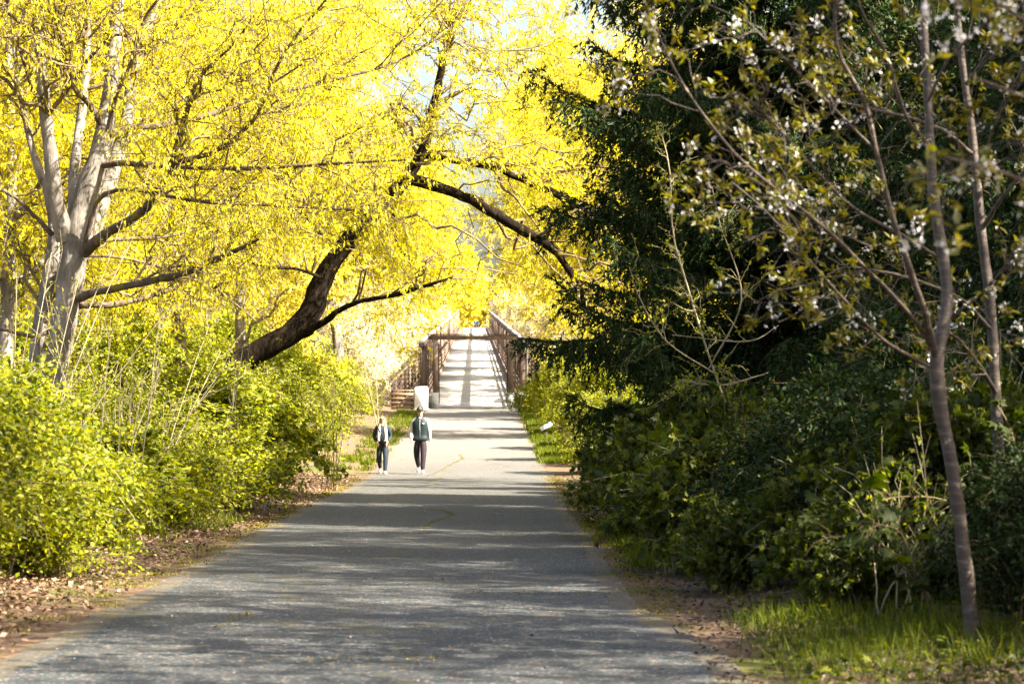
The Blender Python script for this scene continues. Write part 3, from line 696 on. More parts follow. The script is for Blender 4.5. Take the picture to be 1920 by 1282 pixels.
# ------------------------------------------------------------------ conifers
def gen_conifer(H, r0, nneedle, ntw=9000, lob=1.0):
    T = resample(np.array([(0, 0, -.3), (.05, 0, H * .3), (-.04, .05, H * .65), (0, 0, H)]), 14)
    TR = np.linspace(.26, .02, 14)
    n, br_ = 0, []
    z = .35
    while z < H - .4:
        f = z / H
        rr = r0 * (1 - f) ** .72 * min(1, .55 + f * 2.4)
        for k in range(6):
            a = rng.uniform(0, 2 * math.pi)
            L = max(.3, rr * rng.uniform(.55, 1.1))
            u = np.linspace(0, 1, 9)
            rise = rng.uniform(.05, .22)
            zz = z + L * (rise * u - rng.uniform(.32, .55) * u ** 2 + .30 * u ** 4) + (f * .5 * L * u) + np.cumsum(rng.normal(0, .018, 9)) * L
            wob = np.cumsum(rng.normal(0, .012, 9)) * L
            br_.append(np.c_[np.cos(a) * L * u - np.sin(a) * wob, np.sin(a) * L * u + np.cos(a) * wob, zz])
        z += rng.uniform(.24, .40)
    B = np.array(br_); BR = np.linspace(.034, .004, 9)[None].repeat(len(B), 0)
    L2, R2 = spawn(B, BR, ntw, (.7, 1.25), (.10, 1.0), .8, .7, (0, 0, -.10), .5, .04, 5, .5, .4, flat=True)
    L4, R4 = spawn(B, BR, ntw, (.18, .50), (.05, 1.0), .35, .6, (0, 0, -.55), .5, .05, 5, .5, .4)
    L2, R2 = np.concatenate([L2, L4]), np.concatenate([R2, R4])
    L3, R3 = spawn(L2, R2, ntw * 4, (.10, .26), (.1, 1.0), .8, .7, (0, 0, -.2), .4, .03, 3, .5, .5)
    a = Acc(); a.tubes(T[None], TR[None], 10); a.tubes(B, BR, 5)
    c = Acc()
    for src, m in ((L2, nneedle // 2), (L3, nneedle // 2)):
        pos, tan = along(src, m, (.05, 1.0), .008)
        s = rdir(m); s = norm(s - tan * (s * tan).sum(1, keepdims=True))
        c.add(*scatter(NEEDLE, pos, tan * .8 + s * .6, rdir(m, (0, 0, .3)), rng.uniform(.06, .12, m), rng.uniform(.026, .044, m)))
    pos, tan = along(B, nneedle // 8, (.3, 1.0), .01)
    m = len(pos)
    c.add(*scatter(NEEDLE, pos, tan * .8 + rdir(m) * .7, rdir(m), rng.uniform(.06, .10, m), rng.uniform(.02, .03, m)))
    b = Acc(); b.tubes(L2[::2], np.maximum(R2[::2], .004), 3)
    return a.mesh('trunk', M['bark_dark'], True), b.mesh('twigs', M['twig']), c.mesh('crown', M['needle'])
CF = [gen_conifer(15, 5.5, 620000, 13000), gen_conifer(12.5, 4.0, 240000, 6000)]
for x, d, v, rz, sc, lab in [
    (6.7, 43, 1, 2.9, 1.05, 'dark conifer close behind the large one, filling its gaps'),
    (4.5, 38, 0, 0.3, 1.0, 'large dark conifer with drooping boughs reaching over the path, nearest the light'),
    (8.4, 44, 1, 1.7, 1.15, 'dark conifer standing behind the large one, further from the path'),
    (7.6, 33, 1, 4.0, 1.0, 'dark conifer directly behind the white blossoming cherry'),
    (11.8, 40, 0, 2.0, .9, 'dark conifer at the far edge of the wood, mostly hidden by others'),
    (6.4, 25.5, 1, 5.1, .8, 'smaller dark conifer close behind the cherry stems'),
    (9.0, 50, 1, 3.9, .85, 'dark conifer past the large one, seen through its boughs'),
    (9.9, 17.5, 1, 0.8, .84, 'dark conifer added unseen right of the picture for shade, beside the second cherry'),  # this and the next added out of view to darken the right foreground
    (9.4, 9.5, 1, 2.9, .80, 'dark conifer added unseen right of the picture for shade, near the lit grass')]:
    tree_obj('conifer', CF[v], (x, d, float(gz(d)) + .1), rz, sc, lab, 'conifers on the shaded side')

SP = [gen_tree(13.5, 3.2, 5, 14, 130, 1000, 7500, M['cherry'], M['bark_cherry'], LEAF, (.09, .15), (.05, .08), droop=.1, hang=.2, tr=.09),
      gen_tree(14.5, 3.4, 5.5, 14, 140, 1100, 8500, M['cherry'], M['bark_cherry'], LEAF, (.09, .15), (.05, .08), droop=.1, hang=.2, tr=.1)]
for x, d, v, rz, sc in [(8.6, 13.5, 0, 0, .95), (8.9, 21.5, 0, 2, 1.0), (9.6, 25.5, 1, 3, 1.0), (7.4, 9.5, 0, 4.4, .9), (10.2, 30, 0, 5, 1.1), (8.0, 5.5, 1, 1.4, .9), (11.5, 19, 1, 2.2, 1.15), (12, 25, 0, .2, 1.25), (11, 12.5, 1, 4.2, 1.05)]:
    tree_obj('unseen_shade_cherry', SP[v], (x, d, float(gz(d)) + .1), rz, sc, 'thin leafed cherry added unseen right of the picture to cast dappled shade', 'unseen shade cherries right of the picture')  # added out of view to throw dappled shade on the near path
# ------------------------------------------------------------------ shrubs
def gen_shrub(h, r, nst, nsh, nleaf, mat, tpl=LEAF, ln=(.04, .08), wd=(.025, .045), cane=0, droop=.35):
    """arching stems from the ground, leafy shoots on them"""
    a0 = rng.uniform(0, 2 * np.pi, nst)
    R0 = rng.uniform(0, .35, nst) * r
    b = np.c_[np.cos(a0) * R0, np.sin(a0) * R0, np.full(nst, -.15)]
    a1 = a0 + rng.normal(0, .5, nst)
    rad = r * rng.uniform(.25, 1.0, nst); hh = h * rng.uniform(.75, 1.1, nst) * (1 - .62 * (rad / r) ** 2)
    u = np.linspace(0, 1, 7)[None, :, None]
    tip = np.c_[np.cos(a1) * rad, np.sin(a1) * rad, hh]
    mid = np.c_[np.cos(a1) * rad * .45, np.sin(a1) * rad * .45, hh * 1.02]
    ST = b[:, None] * (1 - u) ** 2 + 2 * mid[:, None] * u * (1 - u) + tip[:, None] * u ** 2
    ST += rng.normal(0, .015, ST.shape) * u
    SR = np.linspace(.014, .004, 7)[None].repeat(nst, 0)
    L2, R2 = spawn(ST, SR, nsh, (.25, .65), (.12, 1.0), .6, .8, (0, 0, .25), droop, .05, 5, .6, .5)
    L2[:, :, 2] = np.maximum(L2[:, :, 2], .03)
    a = Acc(); a.tubes(ST, SR, 5); a.tubes(L2[::2], np.maximum(R2[::2], .0025), 3)
    c = Acc(); v, f = foliate(L2, nleaf, tpl, ln, wd, .1, .03, (.0, 1.0), .5); v[:, 2] = np.maximum(v[:, 2], .0); c.add(v, f)
    return a.mesh('stems', M['cane'] if cane else M['twig']), c.mesh('foliage', mat)
SH = [gen_shrub(2.2, 1.35, 60, 1500, 26000, M['shrub']), gen_shrub(1.9, 1.5, 60, 1400, 24000, M['shrub'], cane=1), gen_shrub(2.5, 1.3, 60, 1500, 26000, M['shrub'], ln=(.05, .09), wd=(.03, .055)),
      gen_shrub(1.1, 1.0, 40, 700, 11000, M['shrub'])]
SV = gen_shrub(2.0, 1.3, 46, 900, 9000, M['shrub'], MAPLE, (.05, .12), (.05, .11), 1, .5)
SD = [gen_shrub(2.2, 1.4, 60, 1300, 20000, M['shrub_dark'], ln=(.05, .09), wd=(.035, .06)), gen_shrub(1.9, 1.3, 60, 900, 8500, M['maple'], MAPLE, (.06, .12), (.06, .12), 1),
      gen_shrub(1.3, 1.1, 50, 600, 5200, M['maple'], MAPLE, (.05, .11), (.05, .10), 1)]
def shrub(meshes, off, d, rz, sc, label, name='leafy_shrub', group=None):
    x = float(xc(d)) + off
    t = tag(empty(name, (x, d, float(gz(d)) - .012 + min(.35, max(0, abs(off) - 2.9) * .09)), rz), label, 'shrub', group)
    t.scale = sc if isinstance(sc, tuple) else (sc, sc, sc)
    for nm, me in zip(('stems', 'foliage'), meshes): link_mesh(nm, me, t)
    return t
left = [ # variant, offset from the path centre, distance, rz, scale, label
    (2, -4.9, 17.6, .3, (.85, .9, .88), 'blurred yellow-green shrub nearest the viewer, cut by the picture edge'),
    (0, -4.55, 20.5, 1.4, (.9, .9, .9), 'dense yellow-green shrub, second from the viewer along the leaf litter'),
    (1, -4.7, 23.8, 2.8, (.95, .95, 1.0), 'tall bright shrub under the left edge of the grey tree'),
    (3, -3.95, 24.2, .8, .75, 'low bright shrub spilling onto the brown leaf litter'),
    (2, -5.6, 27.2, 4.2, (1.0, 1.0, .72), 'rounded bright shrub in front of the grey trunk'),
    (3, -4.4, 28.6, 5.2, .9, 'low shrub with pale canes showing, beside the litter'),
    (0, -5.1, 32.0, 3.6, (1.05, 1.05, .74), 'broad leafy shrub just past the grey trunk'),
    (3, -4.2, 34.5, 2.1, .95, 'low shrub where yellow grass meets the verge'),
    (1, -5.0, 38.0, 1.1, (1.1, 1.1, .8), 'broad shrub behind the pale bare sapling'),
    (3, -4.1, 40.5, 3.7, 1.0, 'small round shrub at the bend of the verge'),
    (2, -5.0, 44.0, .2, (1.15, 1.15, .78), 'wide yellow-green shrub below the dark leaning trunk'),
    (0, -4.4, 48.5, 5.7, (1.05, 1.05, .9), 'bushy shrub right of the leaning trunk, darker in its middle'),
    (1, -4.6, 53.5, 4.4, (1.1, 1.1, 1.05), 'upright shrub between leaning trunk and woman'),
    (2, -4.5, 58.5, 2.2, (1.05, 1.05, 1.0), 'bright shrub a little before the woman'),
    (0, -4.7, 64.5, 3.1, (1.1, 1.1, 1.1), 'bright shrub level with the woman, at her elbow'),
    (1, -4.7, 71.0, 5.0, (1.1, 1.1, 1.15), 'first bright shrub beyond the woman'),
    (2, -4.9, 78.5, 1.9, (1.2, 1.2, 1.1), 'second bright shrub beyond the woman'),
    (0, -5.3, 88.0, 4.8, (1.3, 1.3, 1.1), 'pale shrub halfway between woman and board fence'),
    (1, -6.0, 98.0, 2.9, (1.5, 1.5, 1.2), 'pale shrub left of the board fence'),
    (2, -6.6, 110.0, 0.9, (1.6, 1.6, 1.3), 'pale wide shrub next to the board fence'),
]
for v, o, d, rz, sc, lab in left:
    sc = sc if isinstance(sc, tuple) else (sc, sc, sc)
    k = 1.28 if d < 60 else 1.1
    shrub(SV if d in (32.0, 48.5, 64.5) else SH[v], o + (.5 if d < 46 else .2 if d < 60 else 0), d, rz, (sc[0] * k * .95, sc[1] * k, sc[2] * k * (.82 if d < 36 else .92 if d < 50 else 1)), lab, group='sunlit shrubs along the path')
for k, (o, d, s) in enumerate([(-6.8, 23, .85), (-7.9, 30, .75), (-8.2, 36, .95), (-7.6, 42, 1.05), (-7.6, 48, 1.15), (-7.2, 54, 1.4), (-7.2, 61, 1.5), (-7.4, 69, 1.5), (-7.8, 78, 1.6), (-8.6, 90, 1.8), (-9.5, 104, 2.0), (-10, 40, 1.5), (-10.5, 52, 1.7), (-11, 64, 1.9)]):
    shrub(SH[k % 3], o, d, k * 1.7, s, 'taller yellow-green shrub in the second row, behind those at the verge', 'tall_shrub', 'second row of sunlit shrubs')
right = [
    (SH[3], 3.3, 116, .5, 1.5, 'small bright shrub against the right end of the bridge'),
    (SH[0], 4.4, 108, 1.5, 1.35, 'bright shrub just before the right end of the bridge'),
    (SH[2], 4.1, 97, 2.5, 1.25, 'bright round shrub right behind the trail sign'),
    (SH[1], 4.3, 89, 3.5, 1.2, 'bright shrub beside the trail sign'),
    (SH[0], 4.2, 80, 4.5, 1.15, 'yellow-green shrub in front of the trail sign'),
    (SH[2], 4.2, 72, 5.5, 1.15, 'largest sunny shrub on the conifer side'),
    (SH[1], 4.1, 64, .9, 1.05, 'half shaded shrub between sunny shrubs and conifer boughs'),
    (SH[0], 4.0, 56.5, 1.9, .95, 'shaded shrub with lit top under the conifer tips'),
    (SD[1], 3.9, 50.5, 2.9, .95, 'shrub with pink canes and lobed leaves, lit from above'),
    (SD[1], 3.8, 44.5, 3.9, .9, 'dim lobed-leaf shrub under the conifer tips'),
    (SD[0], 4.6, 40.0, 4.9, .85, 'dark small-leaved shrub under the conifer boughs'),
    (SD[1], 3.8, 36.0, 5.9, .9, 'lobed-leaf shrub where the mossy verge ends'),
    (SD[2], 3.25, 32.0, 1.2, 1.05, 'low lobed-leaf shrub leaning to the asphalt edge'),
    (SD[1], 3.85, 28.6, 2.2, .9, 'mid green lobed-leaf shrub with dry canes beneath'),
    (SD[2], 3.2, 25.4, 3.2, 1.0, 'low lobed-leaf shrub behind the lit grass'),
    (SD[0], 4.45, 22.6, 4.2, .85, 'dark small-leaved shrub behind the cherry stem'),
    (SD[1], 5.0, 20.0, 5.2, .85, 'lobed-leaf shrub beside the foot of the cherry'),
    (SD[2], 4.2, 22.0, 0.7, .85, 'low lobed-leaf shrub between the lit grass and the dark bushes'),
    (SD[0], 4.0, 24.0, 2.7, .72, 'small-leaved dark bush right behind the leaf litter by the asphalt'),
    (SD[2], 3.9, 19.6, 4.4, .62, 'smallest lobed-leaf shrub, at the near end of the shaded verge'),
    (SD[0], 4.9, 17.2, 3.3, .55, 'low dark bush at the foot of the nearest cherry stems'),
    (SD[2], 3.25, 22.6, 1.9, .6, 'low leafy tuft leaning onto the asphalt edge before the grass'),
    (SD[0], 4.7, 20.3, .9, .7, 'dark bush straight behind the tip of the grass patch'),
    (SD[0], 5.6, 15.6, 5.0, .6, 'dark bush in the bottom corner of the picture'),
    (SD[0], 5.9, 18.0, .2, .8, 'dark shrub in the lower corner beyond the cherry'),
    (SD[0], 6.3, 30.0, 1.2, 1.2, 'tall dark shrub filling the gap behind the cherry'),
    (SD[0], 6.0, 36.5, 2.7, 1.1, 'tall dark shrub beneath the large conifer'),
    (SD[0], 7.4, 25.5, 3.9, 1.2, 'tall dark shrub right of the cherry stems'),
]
for me, o, d, rz, sc, lab in right: shrub(me, o, d, rz, sc, lab, group='shrubs on the shaded side')
for k, (o, d, s) in enumerate([(6.8, 68, 1.5), (7.0, 78, 1.6), (7.0, 90, 1.8), (7.4, 104, 2.0), (6.8, 58, 1.5), (6.4, 48, 1.4)]):
    shrub(SH[k % 3], o, d, k * 1.1, s, 'taller bright shrub behind the verge shrubs past the conifer', 'tall_shrub', 'second row of shrubs past the conifer')

# bare canes and saplings on the left
def canes(name, px, d, n, spread, h, label, mat='cane', base_py=None, r=.0085):
    x = (px - 960) / FPX * d
    base = np.array([x, d, float(gz(d)) + .1])
    u = np.linspace(0, 1, 7)
    a = Acc()
    ang = rng.normal(0, spread, n); an2 = rng.normal(0, spread, n)
    L = h * rng.uniform(.6, 1.05, n)
    pts = np.stack([np.sin(ang)[:, None] * L[:, None] * u ** 1.2 + rng.normal(0, .12, (n, 1)), np.sin(an2)[:, None] * L[:, None] * u ** 1.2 + rng.normal(0, .12, (n, 1)), L[:, None] * u * np.cos(ang)[:, None]], -1)
    pts += np.cumsum(rng.normal(0, .012, pts.shape), axis=1)
    rad = np.linspace(r, .004, 7)[None].repeat(n, 0)
    a.tubes(pts, rad, 5)
    B, R = spawn(pts, rad, n * 5, (.3, .9), (.35, 1), .9, .5, (0, 0, .2), 0, .05, 4, .6, .4)
    a.tubes(B, np.maximum(R, .003), 3)
    t = tag(empty(name, tuple(base)), label, 'sapling')
    link_mesh('canes', a.mesh('canes', M[mat]), t)
    c = Acc(); c.add(*foliate(B, n * 40, LEAF, (.04, .07), (.02, .035), .1))
    link_mesh('foliage', c.mesh('foliage', M['shrub']), t)
canes('bare_cane_clump', 205, 31, 9, .20, 2.7, 'fan of pale bare canes right of the grey trunk')
canes('bare_cane_clump', 255, 36, 12, .26, 2.9, 'thin straw coloured canes, second clump from the grey trunk')
canes('bare_sapling', 405, 40, 3, .16, 2.7, 'slim pale leafless sapling in front of the leaning trunk base', r=.02)
canes('bare_cane_clump', 620, 50, 10, .14, 2.4, 'reddish thin canes among shrubs before the woman', 'twig')
canes('bare_sapling', 700, 70, 2, .12, 3.6, 'thin grey sapling beside the board fence, above the woman', r=.03)
canes('bare_cane_clump', 30, 30, 12, .3, 4.2, 'tangled bare grey canes left of the grey trunk', 'cane')
canes('bare_cane_clump', 1400, 27, 10, .25, 1.6, 'short dry canes under the lobed-leaf shrubs', 'twig')
canes('bare_cane_clump', 1850, 21, 12, .35, 2.4, 'crossing bare grey twigs between the two cherry stems', 'cane')
canes('bare_cane_clump', 1690, 18.5, 7, .4, 1.0, 'broken dry canes standing in the lit grass', 'cane')
canes('bare_sapling', 1190, 48, 3, .2, 2.4, 'dry pinkish cane clump lit in front of the shaded shrubs', 'cane')

# slim sapling with small leaves in front of the conifer
def leafy_sapling(name, paths, d0, label, mat, tpl, n1, nleaf, ln, wd, l1=(.4, 1.0), bark='cane', K=16):
    base = np.array(P(paths[0][0][0], paths[0][0][1], d0)); base[2] = float(gz(d0))
    t = tag(empty(name, tuple(base)), label, 'sapling')
    Ps, Rs = traced(t, base, paths, d0, K, 6, M[bark], 'stem', .1)
    B, R = spawn(Ps, Rs, n1, l1, (.3, 1), .7, .8, (0, 0, .2), .2, .05, 5, .6, .4)
    a = Acc(); a.tubes(B - base, np.maximum(R, .003), 3); link_mesh('twigs', a.mesh('twigs', M[bark]), t)
    c = Acc(); v, f = foliate(B, nleaf, tpl, ln, wd, .1, .015); c.add(v - base, f)
    link_mesh('foliage', c.mesh('foliage', M[mat]), t)
    return t
leafy_sapling('slender_sapling', [[(1400, 860, 0, 2.50), (1340, 700, 0, 2.00), (1290, 540, 0, 2.00), (1262, 440, 0, 1.75), (1256, 320, 0, 1.50), (1240, 250, 0, 1.00)],
                                  [(1340, 700, 0, 1.50), (1250, 640, -.2, 1.50), (1200, 560, -.3, 1.00), (1180, 500, -.4, 0.75)],
                                  [(1330, 690, 0, 1.50), (1390, 560, -.3, 1.50), (1350, 420, -.5, 1.00), (1335, 350, -.5, 0.75)],
                                  [(1440, 698, 0, .5), (1420, 705, -.3, 1.50), (1350, 722, -.6, 1.50), (1270, 712, -.8, 1.00)],
                                  [(1460, 610, 0, .5), (1400, 640, -.3, 1.50), (1260, 628, -.6, 1.00)]],
              29, 'slender sapling with small fresh leaves in front of the large conifer', 'shrub', LEAF, 110, 1500, (.03, .06), (.015, .03), (.2, .6))

# ------------------------------------------------------------------ cherries on the right
CD = 16.4
ch_base = np.array(P(1832, 1275, CD)); ch_base[2] = float(gz(CD)) + .02
ch = tag(empty('cherry_tree', tuple(ch_base)), 'slim cherry tree with white blossom and bronze leaves, rooted in the lit grass', 'tree')
ch_tr = [[(1832, 1290, 0, 20), (1822, 1180, 0, 16), (1812, 1080, 0, 14), (1800, 980, 0, 13), (1786, 880, 0, 13), (1770, 800, 0, 13), (1757, 720, 0, 15), (1757, 665, 0, 14), (1776, 580, .1, 11), (1768, 480, .2, 10.5), (1752, 380, .3, 10), (1744, 280, .4, 9), (1738, 160, .5, 8), (1732, 40, .6, 7), (1735, -80, .7, 5), (1745, -260, .8, 3)]]
ch_st = [
    [(1755, 672, 0, 7.80), (1735, 590, -.2, 7.02), (1705, 500, -.4, 5.85), (1672, 400, -.5, 5.46), (1645, 290, -.6, 5.07), (1620, 190, -.7, 4.29), (1570, 90, -.8, 3.90), (1568, -30, -.9, 3.12), (1575, -140, -1, 1.56)],
    [(1750, 660, 0, 4.68), (1715, 600, -.2, 4.29), (1640, 520, -.5, 3.90), (1560, 440, -.8, 3.51), (1488, 380, -1.0, 3.12), (1400, 310, -1.3, 2.73), (1330, 230, -1.5, 2.34), (1270, 140, -1.7, 1.95), (1215, 20, -1.9, 1.40), (1195, -30, -2, 0.94)],
    [(1755, 480, .2, 3.90), (1690, 440, 0, 3.51), (1600, 390, -.3, 3.12), (1520, 310, -.6, 2.73), (1440, 220, -.8, 2.18), (1380, 170, -1.0, 1.56)],
    [(1740, 270, .4, 3.90), (1700, 220, .2, 3.51), (1660, 100, 0, 3.12), (1620, 30, -.2, 2.34), (1600, -30, -.3, 1.56)],
    [(1740, 190, .4, 3.12), (1780, 110, .2, 3.12), (1850, 40, 0, 2.34), (1900, -40, -.2, 1.56)],
    [(1640, 280, -.6, 2.73), (1560, 200, -.8, 2.34), (1480, 120, -1, 2.03), (1400, 40, -1.2, 1.56)],
    [(1748, 690, 0, 3.51), (1660, 640, -.3, 3.12), (1590, 570, -.6, 2.81), (1510, 480, -.9, 2.34), (1440, 400, -1.1, 1.87), (1370, 340, -1.3, 1.25)],
    [(1750, 350, .3, 2.73), (1830, 310, 0, 2.50), (1880, 200, -.2, 2.34), (1940, 90, -.5, 1.56)],
    [(1780, 600, .1, 2.34), (1850, 540, -.3, 2.34), (1905, 470, -.5, 1.56)],
]
cA, crA = traced(ch, ch_base, ch_tr, CD, 44, 12, M['bark_cherry'], 'trunk', .05)
cL, crL = traced(ch, ch_base, ch_st, CD, 26, 7, M['bark_cherry'], 'limb', .12)
def cherry_dress(owner, base, Ps, Rs, n1, n2, nclump, nbl, parts, bias=(-.3, -.05, .1), t=(.25, 1), l1=(.3, .8)):
    B, R = spawn(Ps, Rs, n1, l1, t, .7, .75, bias, .1, .04, 6, .6, .4, tk=.007)
    B2, R2 = spawn(B, R, n2, (.05, .22), (.15, 1), .6, .8, (0, 0, .1), 0, .05, 3, .8, .6)
    a = Acc(); a.tubes(B - base, np.maximum(R, .0022), 5); a.tubes(B2 - base, np.maximum(R2, .0012), 4)
    link_mesh('twigs', a.mesh('twigs', M['bark_cherry'], True), owner)
    # leaves sit in rosettes of five or six at the spur tips
    tips = B2[:, -1]; k = rng.choice(len(tips), nclump, replace=nclump > len(tips))
    cp = np.repeat(tips[k], 6, axis=0) + rng.normal(0, .012, (nclump * 6, 3)); n = len(cp)
    d = rdir(n, (0, 0, .15)); up = rdir(n, (0, 0, 1.6), .6)
    ln, wd = rng.uniform(.035, .075, n), rng.uniform(.018, .033, n)
    near = np.argsort(-ln)[:parts]
    tv, tf = OVATE
    for i in near:
        o = link_mesh('leaf', LEAFM, owner, tuple(cp[i] - base))
        x = Vector(np.cross(d[i], up[i])).normalized(); y = Vector(d[i]).normalized(); z = x.cross(y)
        from mathutils import Matrix
        mt = Matrix((x, y, z)).transposed()
        o.rotation_euler = mt.to_euler(); o.scale = (wd[i], ln[i], wd[i])
    rest = np.setdiff1d(np.arange(n), near)
    v, f = scatter(OVATE, cp[rest], d[rest], up[rest], ln[rest], wd[rest])
    c = Acc(); c.add(v - base, f)
    o = link_mesh('leaves', c.mesh('leaves', M['cherry']), owner); o['kind'] = 'stuff'
    # blossom in hanging clusters
    k = rng.choice(len(B2), nbl)
    bp = B2[k, -1]
    cp = np.repeat(bp, 6, axis=0) + rng.normal(0, .028, (nbl * 6, 3)) + np.array([0, 0, -.03]); n = len(cp)
    v, f = scatter(FLOWER, cp, rdir(n), rdir(n, (0, -.2, -.4)), rng.uniform(.012, .018, n), rng.uniform(.012, .018, n))
    c = Acc(); c.add(v - base, f)
    st = np.stack([np.repeat(bp, 6, axis=0), cp], 1); c2 = Acc(); c2.tubes(st - base, np.full((n, 2), .0009), 3)
    o = link_mesh('blossoms', c.mesh('blossoms', M['blossom']), owner); o['kind'] = 'stuff'
    link_mesh('flower_stalks', c2.mesh('flower_stalks', M['cherry']), owner)
lv = Acc(); lv.add(OVATE[0], OVATE[1]); LEAFM = lv.mesh('leaf', M['cherry'])
cherry_dress(ch, ch_base, cL, crL, 120, 700, 780, 190, 240)
C2 = 19.0
c2b = np.array(P(1880, 1170, C2)); c2b[2] = float(gz(C2)) + .1
c2 = tag(empty('cherry_tree', tuple(c2b)), 'second slim cherry tree right of the first, with pale sunlit bark high up', 'tree')
c2A, c2r = traced(c2, c2b, [[(1900, 1190, 0, 14), (1885, 1000, 0, 12), (1872, 830, 0, 11), (1866, 700, 0, 10), (1856, 560, 0, 10), (1838, 420, 0, 9), (1826, 280, 0, 8), (1808, 150, 0, 7), (1795, 20, 0, 6), (1780, -160, 0, 4)]], C2, 36, 10, M['bark_cherry'], 'trunk', .05)
c2L, c2lr = traced(c2, c2b, [[(1868, 740, 0, 5), (1840, 690, -.3, 4), (1800, 640, -.6, 3), (1750, 600, -.9, 2)],
                             [(1840, 430, 0, 5), (1880, 370, -.3, 4), (1940, 300, -.5, 3)],
                             [(1826, 290, 0, 4), (1760, 240, -.4, 3.6), (1660, 210, -.9, 3), (1560, 190, -1.2, 2)],
                             [(1860, 620, 0, 4), (1800, 560, -.3, 3.6), (1700, 520, -.6, 3), (1600, 500, -.9, 2)],
                             [(1812, 160, 0, 4), (1860, 90, -.3, 3), (1910, 20, -.5, 2)]], C2, 20, 7, M['bark_cherry'], 'limb', .12)
cherry_dress(c2, c2b, c2L, c2lr, 60, 260, 220, 50, 40)
# a nearer spray of the third cherry, reaching in from the right edge, out of focus
C3 = 10.0
c3b = np.array([3.4, 10.4, float(gz(10.4)) + .05])
c3 = tag(empty('cherry_tree', tuple(c3b)), 'nearest cherry, out of focus, its blossoming sprays entering from the picture edge', 'tree')
def w2(p): return p
c3p = []
for pts in ([(2450, 1900, .4, 28), (2420, 1300, .4, 24), (2380, 700, .3, 18), (2330, 200, .2, 12), (2260, -300, .1, 6)],):
    c3p.append(pts)
c3A, c3r = traced(c3, c3b, c3p, C3, 24, 10, M['bark_cherry'], 'trunk', .05)
c3L, c3lr = traced(c3, c3b, [[(2360, 620, .3, 8), (2150, 480, 0, 6), (1990, 380, -.2, 5), (1900, 330, -.3, 4), (1790, 300, -.4, 2.5), (1730, 270, -.4, 1.5)],
                             [(2320, 250, .2, 8), (2100, 120, 0, 6), (1960, 60, -.1, 4), (1860, 0, -.2, 2)],
                             [(2350, 500, .3, 7), (2120, 300, .2, 5), (1980, 210, .1, 4), (1840, 150, 0, 2)],
                             [(2380, 760, .3, 6), (2120, 520, .1, 4), (1990, 420, 0, 3), (1900, 380, -.1, 2)]], C3, 16, 7, M['bark_cherry'], 'limb', .12)
cherry_dress(c3, c3b, c3L, c3lr, 30, 110, 70, 45, 20, (-.2, 0, .1), (.45, 1), (.12, .35))
# young maple with big leaves over the grass
def maple(base, paths, d0, label, nl, parts):
    t = tag(empty('maple_sapling', tuple(base)), label, 'sapling')
    Ps, Rs = traced(t, base, paths, d0, 14, 6, M['twig'], 'stem', .1)
    B, R = spawn(Ps, Rs, nl, (.06, .22), (.25, 1), .6, .8, (0, 0, .3), .1, .04, 4, .6, .6)
    a = Acc(); a.tubes(B - base, np.maximum(R, .002), 4); link_mesh('leaf_stalks', a.mesh('leaf_stalks', M['twig']), t)
    for i in range(min(parts, nl)):
        o = link_mesh('leaf', MAPM, t, tuple(B[i, -1] - base))
        d = norm(B[i, -1] - B[i, 0] + rng.normal(0, .04, 3)); up = rdir(1, (0, -.2, 1.4), .5)[0]
        x = Vector(np.cross(d, up)).normalized(); y = Vector(d).normalized(); z = x.cross(y)
        from mathutils import Matrix
        o.rotation_euler = Matrix((x, y, z)).transposed().to_euler(); s = rng.uniform(.07, .13); o.scale = (s, s, s)
    return t
mv = Acc(); mv.add(MAPLE[0], MAPLE[1]); MAPM = mv.mesh('leaf', M['maple'])
maple(np.array([2.95, 17.4, float(gz(17.4))]), [[(1790, 1180, 0, 2.00), (1740, 1120, 0, 1.75), (1690, 1060, 0, 1.50), (1620, 1010, 0, 1.25), (1540, 1010, 0, 1.00), (1510, 1040, 0, 0.75)],
      [(1760, 1180, 0, 2.00), (1720, 1080, -.1, 1.50), (1690, 1000, -.2, 1.25), (1640, 980, -.3, 1.00)]], 17.4, 'maple sapling with bright lobed leaves arching over the lit grass', 60, 60)
maple(np.array([4.0, 18.5, float(gz(18.5))]), [[(1900, 1130, 0, 2.00), (1880, 980, 0, 1.75), (1850, 900, -.2, 1.50), (1800, 880, -.3, 1.00)], [(1900, 1130, 0, 2.00), (1915, 960, 0, 1.50), (1900, 820, 0, 1.25), (1870, 760, 0, 1.00)],
      [(1890, 1000, 0, 1.50), (1780, 940, -.3, 1.30), (1700, 930, -.6, 1.00), (1640, 940, -.8, 0.75)]], 18.5, 'maple sapling with dim lobed leaves behind the cherry trunk', 80, 80)
maple(np.array([2.25, 25, float(gz(25))]), [[(1330, 1130, 0, 2.00), (1300, 1060, 0, 1.75), (1260, 1020, -.1, 1.50), (1210, 1010, -.2, 1.00)], [(1330, 1130, 0, 2.00), (1340, 1030, 0, 1.50), (1380, 970, 0, 1.25)], [(1380, 1100, 0, 2.00), (1420, 960, 0, 1.50), (1400, 860, 0, 1.25)]], 25,
      'maple sapling with flat lobed leaves reaching to the asphalt edge', 90, 90)

